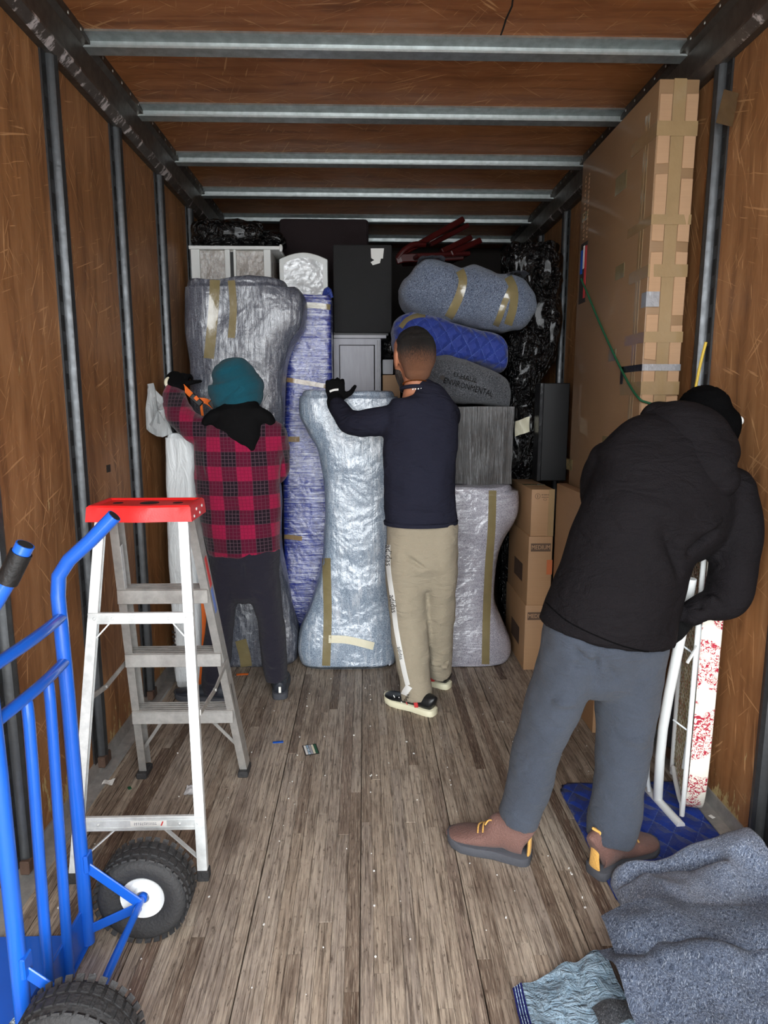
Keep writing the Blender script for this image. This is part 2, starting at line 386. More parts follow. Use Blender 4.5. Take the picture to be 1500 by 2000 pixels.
    def bevel(s, w, seg=2, ang=.5):
        bmesh.ops.recalc_face_normals(s.bm, faces=s.bm.faces)
        es = [e for e in s.bm.edges if len(e.link_faces) == 2 and e.calc_face_angle(0) > ang]
        bmesh.ops.bevel(s.bm, geom=es, offset=w, segments=seg, profile=.6, affect='EDGES', clamp_overlap=True); return s
    def xform(s, m): bmesh.ops.transform(s.bm, matrix=m, verts=s.bm.verts); return s
    def disp(s, f):
        s.bm.normal_update()
        d = [(v, f(v.co, v.normal)) for v in s.bm.verts]
        for v, q in d: v.co = v.co + (q if isinstance(q, Vector) else v.normal * q)
        return s
    def build(s, name, mat, parent=None, smooth=True, ang=.6):
        bmesh.ops.recalc_face_normals(s.bm, faces=s.bm.faces)
        me = bpy.data.meshes.new(name); s.bm.to_mesh(me); s.bm.free()
        return link(name, me, mat, parent, smooth, ang)
def wloc(o):
    p = V((0, 0, 0))
    while o: p = p + o.location; o = o.parent
    return p
def link(name, me, mat, parent=None, smooth=True, ang=.6):
    o = bpy.data.objects.new(name, me); col.objects.link(o)
    me.materials.append(M[mat] if isinstance(mat, str) else mat)
    if parent is not None:
        o.parent = parent; org = wloc(parent)
    else:
        xs = [v.co for v in me.vertices]
        org = V(((min(v.x for v in xs) + max(v.x for v in xs)) / 2, (min(v.y for v in xs) + max(v.y for v in xs)) / 2, min(v.z for v in xs)))
        o.location = org
    me.transform(Matrix.Translation(-org))
    if smooth:
        me.shade_smooth()
        if ang: me.set_sharp_from_angle(angle=ang)
    return o
def thing(name, label, cat, loc, group=None):
    o = bpy.data.objects.new(name, None); col.objects.link(o); o.location = loc; o.empty_display_size = .1
    return tag(o, label, cat, group)
def tag(o, label, cat, group=None, kind=None):
    o['label'] = label; o['category'] = cat
    if group: o['group'] = group
    if kind: o['kind'] = kind
    return o
def struct(o, label=None, cat=None):
    o['kind'] = 'structure'
    if label: o['label'] = label
    if cat: o['category'] = cat
    return o
def remesh(mb, name, mat, parent, voxel=.008, smooth=8, disp=None, factor=.5):
    """union of overlapping closed shells into one continuous skin"""
    bmesh.ops.recalc_face_normals(mb.bm, faces=mb.bm.faces)
    me = bpy.data.meshes.new('tmp'); mb.bm.to_mesh(me); mb.bm.free()
    o = bpy.data.objects.new('tmp', me); col.objects.link(o)
    r = o.modifiers.new('r', 'REMESH'); r.mode = 'VOXEL'; r.voxel_size = voxel; r.adaptivity = 0
    if smooth: q = o.modifiers.new('s', 'SMOOTH'); q.factor = factor; q.iterations = smooth
    dg = bpy.context.evaluated_depsgraph_get()
    m2 = bpy.data.meshes.new_from_object(o.evaluated_get(dg)); bpy.data.objects.remove(o); bpy.data.meshes.remove(me)
    m2.materials.clear(); m2.name = name
    if disp:
        b = MB(); b.bm.from_mesh(m2); b.disp(disp); b.bm.to_mesh(m2); b.bm.free()
    return link(name, m2, mat, parent, True, None)
def nz(p, sc, off=0): return noise.noise((p.x * sc + off, p.y * sc + off * .7, p.z * sc - off))
def text_mesh(body, size, thick=.0006, align='CENTER'):
    cu = bpy.data.curves.new('t', 'FONT'); cu.body = body; cu.size = size; cu.extrude = thick; cu.align_x = align; cu.align_y = 'CENTER'; cu.resolution_u = 2
    o = bpy.data.objects.new('t', cu); col.objects.link(o); dg = bpy.context.evaluated_depsgraph_get(); dg.update()
    me = bpy.data.meshes.new_from_object(o.evaluated_get(dg)); bpy.data.objects.remove(o); bpy.data.curves.remove(cu); me.materials.clear()
    return me
def text(name, body, size, origin, xdir, ydir, mat, parent, thick=.0006, surf=None, off=.001, cdir=None, align='CENTER', stretch=1):
    me = text_mesh(body, size, thick, align); x, y = V(xdir).normalized(), V(ydir).normalized(); zz = x.cross(y)
    for v in me.vertices:
        v.co = V(origin) + x * (v.co.x * stretch) + y * v.co.y + zz * v.co.z
        if surf:                                            # lay the print on a curved surface
            h = surf.ray_cast(v.co - V(cdir) * .25, V(cdir))
            if h[0] is not None: v.co = h[0] + h[1] * off
    return link(name, me, mat, parent, False)
def marks(name, org, xd, yd, w, h, n, mat, parent, seed=1, rows_=1):
    """illegible small print: a run of short strokes"""
    rg = random.Random(seed); x, y = V(xd).normalized(), V(yd).normalized(); z = x.cross(y); m = MB(); rot = Matrix((x, y, z)).transposed()
    for j in range(rows_):
        for i in range(n):
            cx = (i + .5) / n - .5; hh = h / rows_ * rg.uniform(.55, .9); c = V(org) + x * (cx * w) + y * (h * ((j + .5) / rows_ - .5))
            m.box(c, (w / n * rg.uniform(.3, .55), hh, .0008), rot)
            if rg.random() < .6: m.box(c + x * (w / n * .2) + y * (hh * rg.choice((-.35, 0, .35))), (w / n * .6, hh * .2, .0008), rot)
    o = m.build(name, mat, parent, False); o['kind'] = 'stuff'; return o
def bvh(o):
    w = wloc(o); return BVHTree.FromPolygons([v.co + w for v in o.data.vertices], [p.vertices[:] for p in o.data.polygons])
def hit(tree, px, py, off=.001):
    h = tree.ray_cast(CP, ray(px, py).normalized())
    return (h[0] + h[1] * off) if h[0] is not None else None
def strip_on(name, tree, path, w, mat, parent, off=.002, n=24, wob=0):
    """ribbon lying on a surface along a list of pixel points; w in pixels"""
    K = catmull([(V((x, y, 0)), ) for x, y in path], max(2, n // max(1, len(path) - 1)))
    mb = MB(); rows = []; runs = [[]]
    for i, k in enumerate(K):
        a, b = K[max(i - 1, 0)][0], K[min(i + 1, len(K) - 1)][0]; t = (b - a).normalized(); nn = V((-t.y, t.x, 0))
        ww = w * (1 + wob * math.sin(i * 1.7))
        r = [hit(tree, (k[0] + nn * s * ww).x, (k[0] + nn * s * ww).y, off) for s in (-.5, -.17, .17, .5)]
        if any(p is None for p in r): runs.append([]); continue
        if runs[-1] and max((runs[-1][-1][j] - r[j]).length for j in range(4)) > .1: runs.append([])
        runs[-1].append(r)
    rows = [mb.verts(r) for r in max(runs, key=len)]
    for A, B in zip(rows, rows[1:]):
        for j in range(3): mb.face((A[j], A[j + 1], B[j + 1], B[j]))
    return mb.build(name, mat, parent, True, None)

# ------------------------------------------------------------ the box body of the truck
XL, XR, ZC, Y0, Y1 = -1.06, 1.25, 2.75, -0.6, 6.0
o = MB().box2((-30, -60, -1.2), (30, Y0 - .05, -1.1)).build('ground', 'asphalt'); struct(o, 'grey paved ground outside the open truck door', 'ground')
fm = MB().box2((XL - .05, Y0, -.07), (XR + .05, Y1, -.014)).box2((XL, Y0, -.014), (XR, .6, 0)).box2((XL, 4.25, -.014), (XR, Y1, 0))
floor = struct(fm.build('floor', 'plank', None, False), 'worn laminated hardwood strip floor of the truck', 'floor')
cube = MB().box((0, 0, 0), (1, 1, 1)).bevel(.012, 1); bm_ = cube.bm; bmesh.ops.recalc_face_normals(bm_, faces=bm_.faces)
plank_me = bpy.data.meshes.new('plank'); bm_.to_mesh(plank_me); bm_.free(); plank_me.materials.append(M['plank'])
NS = 60; SW = (XR - XL) / NS; fl = wloc(floor)
for i in range(NS):
    y = .6; gap = .0032 if i % 8 == 3 else .0009
    x0 = XL + i * SW; L0 = random.uniform(.35, 1.1); first = True
    while y < 4.25:
        L = L0 if first else random.uniform(.8, 1.5); first = False
        y1 = min(y + L, 4.25)
        if 4.25 - y1 < .35: y1 = 4.25
        p = bpy.data.objects.new('plank', plank_me); col.objects.link(p); p.parent = floor
        dz = random.uniform(-.0012, .0008)
        p.location = V((x0 + SW / 2 + (gap / 2 if i % 8 == 3 else 0), (y + y1) / 2, -.008 + dz)) - fl
        p.scale = (SW - gap, y1 - y - .001, .016); y = y1

POSTS = [.08 + .6 * k for k in range(0, 10)]
def post_profile(sg, x):                                     # slotted flanges with a rounded middle
    pr = [(-.058, 0), (-.058, .007), (-.024, .007), (-.023, .02), (-.016, .031), (0, .036), (.016, .031), (.023, .02), (.024, .007), (.058, .007), (.058, 0)]
    return [(x + sg * h, y) for y, h in pr]
def side_wall(name, x, sg, label):
    xo = x - sg * .05
    w = struct(MB().box2((xo, Y0, -.07), (x - sg * .014, Y1, ZC + .06)).build(name, 'dark_void', None, False), label, 'wall')
    ed = [Y0] + POSTS + [Y1]
    for a, b in zip(ed, ed[1:]):
        if b - a < .05: continue
        MB().box2((x - sg * .014, a + .004, .0), (x, b - .004, ZC)).bevel(.002, 1).build('panel', 'ply_wall', w, False)
    pm = None
    for y in POSTS:
        if y < .5: continue
        zb = .03
        mb = MB().loft([[(px_, y + py_, z) for px_, py_ in post_profile(sg, x)] for z in (zb, ZC - .12)])
        po_ = mb.build('post', 'post_steel', w, True, .5)
        sl = MB()
        for k in range(26):
            z = .12 + k * .1
            if z > ZC - .2: break
            for s2 in (-.041, .041):
                sl.box((x + sg * .0072, y + s2, z), (.0016, .017, .055))
        q = sl.build('slot_row', 'slot_dark', po_, False); q['kind'] = 'stuff'
        MB().box((x + sg * .02, y, zb + .02), (.03, .07, .045)).bevel(.004, 1).build('post_foot', 'rust', po_, False)
    return w
wl = side_wall('wall_left', XL, 1, 'left plywood wall of the truck with slotted steel posts')
wr = side_wall('wall_right', XR, -1, 'right plywood wall of the truck with slotted steel posts')
wb = struct(MB().box2((XL - .05, Y1, -.07), (XR + .05, Y1 + .05, ZC + .06)).build('wall_back', 'bulkhead', None, False), 'dark front bulkhead of the truck behind the load', 'wall')
ce = struct(MB().box2((XL - .05, Y0, ZC + .014), (XR + .05, Y1, ZC + .06)).build('ceiling', 'dark_void', None, False), 'plywood ceiling of the truck with galvanised cross beams', 'ceiling')
BEAMS = [2.685 + .583 * k for k in range(-5, 6)]
ed = [Y0] + BEAMS + [Y1]
for a, b in zip(ed, ed[1:]):
    MB().box2((XL, a + .003, ZC), (XR, b - .003, ZC + .014)).bevel(.002, 1).build('panel', 'ply_ceiling', ce, False)
for y in BEAMS:
    pr = [(-.055, 0), (-.058, -.009), (-.03, -.010), (-.006, -.016), (-.004, -.036), (-.03, -.040), (-.03, -.047), (.03, -.047), (.03, -.04), (.012, -.036), (.014, -.016), (.035, -.01), (.055, -.009), (.055, 0)]
    MB().loft([[(x, y + a, ZC + b) for a, b in pr] for x in (XL + .05, XR - .05)]).build('beam', 'galvanised', ce, True, .5)
cr = [(1006, -40), (1000, 12), (988, 38), (983, 55), (974, 80)]
cm = MB()
for a, b in zip(cr, cr[1:]):
    cm.bar(U(*a, Z=ZC - .0005), U(*b, Z=ZC - .0005), .006, .002)
cm.build('crack', 'slot_dark', ce, False)
for nme, x, sg in (('trim_1', XL, 1), ('trim_2', XR, -1)):
    pr = [(0, -.16), (.03, -.16), (.055, -.135), (.05, -.1), (.058, -.045), (.075, -.03), (.075, 0), (0, 0)]
    t = MB().loft([[(x + sg * a, y, ZC + b) for a, b in pr] for y in (Y0, Y1)]).build(nme, 'rail_steel', None, True, .4)
    struct(t, ('left' if sg > 0 else 'right') + ' dark steel roof rail with worn shiny edge', 'rail')
    we = MB().loft([[(x + sg * a, y, ZC + b) for a, b in ((.029, -.1615), (.034, -.1595), (.0565, -.137), (.0565, -.128), (.05, -.13), (.03, -.155))] for y in (Y0, Y1)]); we.build('worn_edge', 'worn_steel', t, True, .4)
    rv = MB()
    for k in range(46):
        y = 1.2 + k * .1
        rv.ball((x + sg * .074, y, ZC - .016), (.004, .006, .006), 8, 5)
    q = rv.build('rivet_row', 'galvanised', t); q['kind'] = 'stuff'
for nme, x, sg in (('baseboard_left', XL, 1), ('baseboard_right', XR, -1)):
    t = MB().prism([(x, Y0, 0), (x + sg * .06, Y0, 0), (x + sg * .055, Y0, .008), (x + sg * .012, Y0, .012), (x + sg * .006, Y0, .06), (x, Y0, .06)], (0, Y1 - Y0, 0)).build(nme, 'dull_aluminium', None, False)
    struct(t, ('left' if sg > 0 else 'right') + ' scuffed metal angle where floor meets wall', 'trim')

# ------------------------------------------------------------ hand truck (stands upright, toe plate towards the wall)
HX = -.75; YA, YB = 1.6, 1.275                               # far and near upright
ht = thing('hand_truck', 'blue steel hand truck with two chunky black pneumatic wheels beside the ladder', 'hand truck', (HX, (YA + YB) / 2, 0))
for y, ex, far in ((YA, -.604, 1), (YB, -.655, 0)):
    up = MB()
    pts = [(HX, y, .015), (HX, y, .3), (HX, y, .7), (HX - .004, y, .98), (HX + .002, y, 1.03), (HX + .03, y, 1.07), ((HX + ex) / 2 + .012, y, 1.118 if far else 1.115), (ex, y, 1.178)]
    up.tube(pts, .0175, 16, 1)
    u = up.build('upright', 'blue_paint', ht)
    d = (V(pts[-1]) - V(pts[-2])).normalized(); e = V(pts[-1])
    MB().cyl(e - d * .004, e + d * .0008, .0148, n=16).build('tube_bore', 'slot_dark', u)
    if not far:
        MB().cyl(e - d * .085, e - d * .018, .0205, n=16).build('grip', 'black_grip', u)
for z in (.925, .81):
    MB().tube([(HX, YA, z), (HX + .012, (YA + YB) / 2, z + .004), (HX, YB, z)], .0135, 12, 6).build('crossbar', 'blue_paint', ht)
for y in (YA - .115, YA - .215):
    MB().tube([(HX + .008, y, .805), (HX + .012, y, .76), (HX + .006, y, .4), (HX, y, .02)], .0125, 12, 3).build('slat_bar', 'blue_paint', ht)
tp = MB().box2((HX - .26, YB - .04, .004), (HX + .004, YA + .03, .012)).bevel(.003, 1).build('toe_plate', 'blue_paint', ht)
MB().box2((HX - .012, YB - .04, .012), (HX - .004, YA + .03, .12)).bevel(.002, 1).build('back_plate', 'blue_paint', tp)
MB().box((HX - .06, 1.36, .0126), (.06, .05, .0008), Matrix.Rotation(-.2, 3, 'Z')).build('worn_label', 'quilt_pale', tp, False)
marks('label_print', (HX - .06, 1.36, .0135), (1, -.2, 0), (.2, 1, 0), .05, .035, 5, 'ink_white', tp, 3, 2)
WC = [V((-.607, 1.655, .125)), V((-.607, 1.205, .125))]
ax = MB().cyl((WC[0].x, WC[0].y + .02, .125), (WC[1].x, WC[1].y - .02, .125), .009, n=12).build('axle', 'blue_paint', ht)
for y in (YA, YB):
    s = -1 if y == YA else 1
    b = MB().bar((HX + .005, y, .245), (-.607, y + (.0 if s < 0 else .0), .128), .028, .006, (0, 1, 0)).bevel(.002, 1).build('wheel_bracket', 'blue_paint', ht)
    MB().bar((HX + .0, y, .05), (-.607, y, .118), .006, .026).bevel(.002, 1).build('lower_strut', 'blue_paint', ht)
    MB().box((HX + .016, y, .255), (.012, .036, .05)).bevel(.003, 1).build('weld_plate', 'blue_paint', ht)
MB().tube([(-.607, 1.595, .12), (-.64, 1.5, .06), (-.66, 1.42, .012)], .009, 10, 3).build('stay_rod', 'blue_paint', ht)
for c in WC:
    wh = MB()
    R, w = .125, .05
    prof = [(.058, -.030), (.066, -.040), (.085, -.049), (.103, -.050), (.116, -.042), (.122, -.028), (.125, -.01), (.125, .01), (.122, .028), (.116, .042), (.103, .050), (.085, .049), (.066, .040), (.058, .030)]
    ns = 64
    wh.loft([[c + V((r * math.cos(a), y, r * math.sin(a))) for r, y in prof] for a in (2 * math.pi * i / ns for i in range(ns + 1))], cap=False)
    bmesh.ops.remove_doubles(wh.bm, verts=wh.bm.verts, dist=1e-5)
    tire = wh.build('tyre', 'rubber', ht, True, .9)
    tr = MB()
    for i in range(32):
        a = 2 * math.pi * i / 32
        for k, (rr, yy, sz) in enumerate(((.1195, -.039, .019), (.1195, .039, .019), (.1255, -.014, .021), (.1255, .014, .021))):
            aa = a + (0 if k % 2 else math.pi / 32)
            rot = Matrix.Rotation(-aa, 3, 'Y') @ Matrix.Rotation((.62 if yy < 0 else -.62) if k < 2 else 0, 3, 'Z')
            tr.box(c + V((rr * math.cos(aa), yy, rr * math.sin(aa))), (.0045, .021, sz * .82), rot)
    q = tr.build('tread_blocks', 'rubber', tire, False); q['kind'] = 'stuff'
    rim = MB()
    rp = [(.0, -.012), (.016, -.012), (.018, -.03), (.024, -.03), (.027, -.016), (.042, -.018), (.05, -.026), (.059, -.034), (.059, .034), (.05, .026), (.042, .018), (.02, .02), (.0, .02)]
    rim.loft([[c + V((r * math.cos(a), y, r * math.sin(a))) for r, y in rp] for a in (2 * math.pi * i / 40 for i in range(41))], cap=False)
    bmesh.ops.remove_doubles(rim.bm, verts=rim.bm.verts, dist=1e-5)
    rim = rim.build('rim', 'white_paint', ht, True, .5)
    MB().cyl(c + V((0, -.036, 0)), c + V((0, -.028, 0)), .013, n=16).build('hub_nut', 'blue_paint', rim)

# ------------------------------------------------------------ step ladder
LB = [V((-.905, 1.85, 0)), V((-.487, 1.85, 0))]; LT = [V((-.835, 2.06, 1.09)), V((-.55, 2.06, 1.09))]     # back frame, nearest the camera
SB = [V((-.888, 2.46, 0)), V((-.468, 2.46, 0))]; ST = [V((-.83, 2.17, 1.09)), V((-.556, 2.17, 1.09))]     # step frame
ld = thing('step_ladder', 'aluminium step ladder with a red plastic top cap standing open', 'ladder', (-.69, 2.15, 0))
def lerp(a, b, t): return a + (b - a) * t
def onl(A, B, z): return lerp(A, B, z / (B.z - A.z))
def chan(A, B, w, h, sg, mat, nm, up):                       # U channel rail
    m = MB(); t = (B - A).normalized(); side = V((1, 0, 0)) * sg; fr = t.cross(V((1, 0, 0))).normalized()
    pr = [(0, -h / 2), (0, h / 2), (-w, h / 2), (-w, h / 2 - .003), (-.003, h / 2 - .003), (-.003, -h / 2 + .003), (-w, -h / 2 + .003), (-w, -h / 2)]
    m.loft([[p + side * a + fr * b for a, b in pr] for p in (A, B)])
    return m.build(nm, mat, ld, False)
for k, sg in ((0, -1), (1, 1)):
    chan(LB[k] + V((0, 0, .03)), LT[k], .030, .020, sg, 'aluminium_pale', 'back_rail', 0)
    f = MB().box(LB[k] + V((-sg * .014, .003, .018)), (.036, .032, .036)).bevel(.003, 1).build('rail_foot', 'rubber', ld)
    r = chan(SB[k] + V((0, 0, .02)), ST[k], .028, .060, sg, 'dull_aluminium', 'front_rail', 0)
    f = MB().box(SB[k] + V((-sg * .014, -.012, .012)), (.04, .085, .024)).bevel(.004, 1).build('rail_foot', 'rubber', ld)
    if k == 1:
        for z0, z1, mm in ((.93, .82, 'ink_red'), (.81, .72, 'blue_paint'), (.42, .25, 'ink')):
            a, b = onl(SB[1], ST[1], z0), onl(SB[1], ST[1], z1)
            MB().bar(a + V((.0006, .006, 0)), b + V((.0006, .006, 0)), .0008, .026, (0, 1, 0)).build('sticker', mm, r, False)
    else:
        a, b = onl(SB[0], ST[0], .98), onl(SB[0], ST[0], .80)
        MB().bar(a + V((.0285, -.02, 0)), b + V((.0285, -.02, 0)), .0008, .022, (0, 1, 0)).build('sticker', 'aluminium_pale', r, False)
    # spreader bar, folding in the middle
    a = onl(LB[k], LT[k], .53 if k == 0 else .5) + V((sg * .004, 0, 0)); b = onl(SB[k], ST[k], .52) + V((sg * .006, -.01, 0)); mid = lerp(a, b, .5) + V((0, 0, -.018))
    sp = MB().bar(a, mid, .004, .018).bar(mid, b, .004, .018); sp.cyl(mid - V((.006, 0, 0)), mid + V((.006, 0, 0)), .006, n=10)
    sp.build('spreader', 'dull_aluminium', ld, False)
def xbar(z, A, B, dy, hh, th, mat, nm, inset=.0):
    a, b = onl(A[0], B[0], z) if False else lerp(A[0], B[0], z / 1.09), lerp(A[1], B[1], z / 1.09)
    m = MB().box2((a.x + inset, a.y + dy, z - hh / 2), (b.x - inset, a.y + dy + th, z + hh / 2)).bevel(.0015, 1)
    for g in (-.25, .25):
        m.box(((a.x + b.x) / 2, a.y + dy - .0008, z + hh * g), (b.x - a.x - .06, .0018, .0022))
    o_ = m.build(nm, mat, ld, False)
    rv = MB()
    for x in (a.x + .02, b.x - .02, a.x + .075, b.x - .075): rv.ball((x, a.y + dy - .001, z), (.005, .0035, .005), 8, 6)
    rv.build('rivets', 'aluminium_pale', o_)['kind'] = 'stuff'
    return a, b, o_
for z, br in ((.79, .5), (.175, 1)):
    a, b, o_ = xbar(z, LB, LT, -.012, .036 if br < 1 else .046, .012, 'aluminium_pale', 'cross_rail')
    for sg, q in ((1, a), (-1, b)):
        zl = z - (.075 if br < 1 else .12); e = lerp(LB[0] if sg > 0 else LB[1], LT[0] if sg > 0 else LT[1], zl / 1.09)
        dx = .065 if br < 1 else .13
        MB().bar((q.x + sg * dx, q.y - .002, z - .015), (e.x + sg * .015, e.y + .0, zl), .004, .014, (0, 1, 0)).build('brace', 'aluminium_pale', ld, False)
    if br == 1:
        lb_ = MB().box(((a.x + b.x) / 2 + .03, a.y - .0145, z + .003), (.11, .001, .018)).build('label_plate', 'ink_white', o_, False)
        marks('label_print', ((a.x + b.x) / 2 + .02, a.y - .0152, z + .003), (1, 0, 0), (0, 0, 1), .07, .01, 12, 'grey_board', o_, 5, 2)
        MB().bar(((a.x + b.x) / 2 + .068, a.y - .0154, z - .004), ((a.x + b.x) / 2 + .074, a.y - .0154, z + .01), .004, .0006, (0, 1, 0)).build('label_mark', 'ink_red', o_, False)
for z in (.815, .56, .31):
    a, b = lerp(SB[0], ST[0], z / 1.09), lerp(SB[1], ST[1], z / 1.09)
    s = MB().box2((a.x + .003, a.y - .04, z - .003), (b.x - .003, a.y + .045, z + .003)).box2((a.x + .003, a.y - .04, z - .045), (b.x - .003, a.y - .036, z))
    for k in range(5): s.box2((a.x + .004, a.y - .035 + k * .017, z + .003), (b.x - .004, a.y - .029 + k * .017, z + .006))
    s.bevel(.0012, 1).build('step', 'dull_aluminium', ld, False)
    for sg, q, B_, T_ in ((1, a, SB[0], ST[0]), (-1, b, SB[1], ST[1])):
        zl = z - (.085 if z > .4 else .2); e = lerp(B_, T_, zl / 1.09)
        MB().bar((q.x + sg * (.06 if z > .4 else .13), q.y + .0, z - .01), (e.x + sg * .012, e.y - .0, zl), .012, .004, (0, 1, 0)).build('brace', 'dull_aluminium', ld, False)
# red top cap: moulded tray with a skirt that swells in the middle
capm = MB()
cx0, cx1, cy0, cy1, cz0, cz1 = -.853, -.537, 2.035, 2.215, 1.085, 1.135
def skirt(z, g):
    P_ = []
    for i in range(13):
        t = i / 12; P_.append((cx0 - g + (cx1 - cx0 + 2 * g) * t, cy0 - g - .012 * math.exp(-((t - .5) / .2) ** 2), z))
    P_ += [(cx1 + g, cy0 + (cy1 - cy0) * .5, z)]
    for i in range(13):
        t = i / 12; P_.append((cx1 + g - (cx1 - cx0 + 2 * g) * t, cy1 + g, z))
    P_ += [(cx0 - g, cy0 + (cy1 - cy0) * .5, z)]
    return P_
capm.loft([skirt(cz0, .004), skirt(cz1 - .006, 0), skirt(cz1, -.006), skirt(cz1, -.014), skirt(cz1 - .006, -.02)])
cap = capm.build('top_cap', 'red_plastic', ld, True, .7)
for x in (-.79, -.69, -.6):
    MB().cyl((x, 2.13, cz1 - .0058), (x, 2.13, cz1 - .005), .016 if x != -.69 else .03, n=20).build('tool_hole', 'maroon_cloth', cap, False)
rv = MB()
for dy, dz in ((.03, .012), (.06, .03), (.1, .012), (.13, .03)): rv.ball((cx1 + .004, cy0 + dy, cz0 + dz), (.003, .005, .005), 8, 6)
rv.build('rivets', 'aluminium_pale', cap)['kind'] = 'stuff'

# ------------------------------------------------------------ cartons on the right
def carton(name, a, b, mat, label, seam=True, bev=.004):
    r = thing(name, label, 'box', ((a[0] + b[0]) / 2, (a[1] + b[1]) / 2, a[2]))
    return r, MB().box2(a, b).bevel(bev, 2).disp(lambda p, n_: n_ * (.003 * nz(p, 6))).build('shell', mat, r)
# tall flat carton against the right wall
r, sh = carton('tall_carton', (1.058, 2.565, 0), (1.204, 3.41, 2.585), 'card_big', 'tall flat brown carton patched with packing tape against the right wall')
yf = 2.5635
MB().box2((1.11, yf - .0012, .1), (1.156, yf, 2.585)).build('seam_tape', 'tape_tan', r, False)
MB().box2((1.11, yf, 2.5858), (1.156, 2.75, 2.587)).build('seam_tape', 'tape_tan', r, False)
for k, (x0, x1) in enumerate(((1.062, 1.108), (1.158, 1.202))):
    z = 2.57
    for j in range(7):
        h = random.uniform(.2, .3); MB().box2((x0, yf - .004, z - h), (x1, yf, z - .035)).bevel(.003, 1).disp(lambda p, n_: V((0, .003 * nz(p, 11, k), .006 * nz(p, 14, k)))).build('end_flap', 'card_light', r, False)
        z -= h
for z, hh, mt in ((2.42, .05, 'tape_tan'), (2.11, .035, 'tape_tan'), (1.93, .045, 'tape_tan'), (1.69, .04, 'tape_tan'), (1.5, .05, 'tape_tan'), (1.34, .03, 'tape_olive'), (.9, .05, 'tape_tan')):
    L = random.uniform(.1, .26)
    t = MB().box2((1.056, yf - .0046, z - hh / 2), (1.205, yf - .004, z + hh / 2)).box2((1.0562, yf - .004, z - hh / 2), (1.0572, yf + L, z + hh / 2))
    t.build('wrap_tape', mt, r, False)
MB().box2((1.056, yf - .006, 1.80), (1.105, yf - .005, 1.855)).box2((1.0555, yf - .005, 1.80), (1.0565, yf + .04, 1.855)).build('duct_tape', 'duct_tape', r, False)
MB().box2((1.056, yf - .006, 1.565), (1.204, yf - .005, 1.59)).build('duct_tape', 'duct_tape', r, False)
MB().box2((1.0555, yf - .004, 1.565), (1.0565, yf + .2, 1.59)).box2((1.0555, yf + .18, 1.52), (1.0565, yf + .21, 1.59)).build('duct_tape', 'duct_tape_dark', r, False)
for y in (2.63, 2.655): MB().box2((1.0567, y, .3), (1.0577, y + .018, 2.5)).build('edge_tape', 'tape_tan', r, False)
for y, z, s in ((2.83, 2.3, .1), (2.8, 1.95, .08), (2.84, 1.62, .07), (3.3, 2.3, .06), (2.86, 1.25, .07), (3.36, 1.1, .08)):
    MB().box2((1.0562, y, z), (1.0572, y + s * 1.2, z + s * .7)).build('tape_patch', 'tape_olive', r, False)
for dy in (0, .05): marks('faded_print', (1.0565, 3.30 + dy, 2.36), (0, 0, -1), (0, 1, 0), .3, .022, 15, 'card_light', r, 4 + int(dy * 100))
st_ = MB().box2((1.0555, 3.275, 1.92), (1.0565, 3.375, 2.2)).build('shipping_sticker', 'ink', r, False)
MB().box2((1.0548, 3.28, 1.94), (1.0555, 3.31, 2.18)).build('sticker_stripe', 'ink_red', st_, False)
MB().box2((1.0548, 3.312, 2.08), (1.0555, 3.335, 2.185)).build('sticker_stripe', 'ink_white', st_, False)
MB().box2((1.0548, 3.34, 2.06), (1.0555, 3.37, 2.17)).build('sticker_stripe', 'blue_paint', st_, False)

r, sh = carton('flat_box', (1.0, 2.72, 0), (1.052, 3.42, 1.03), 'card', 'thin brown box leaning flat against the tall carton')
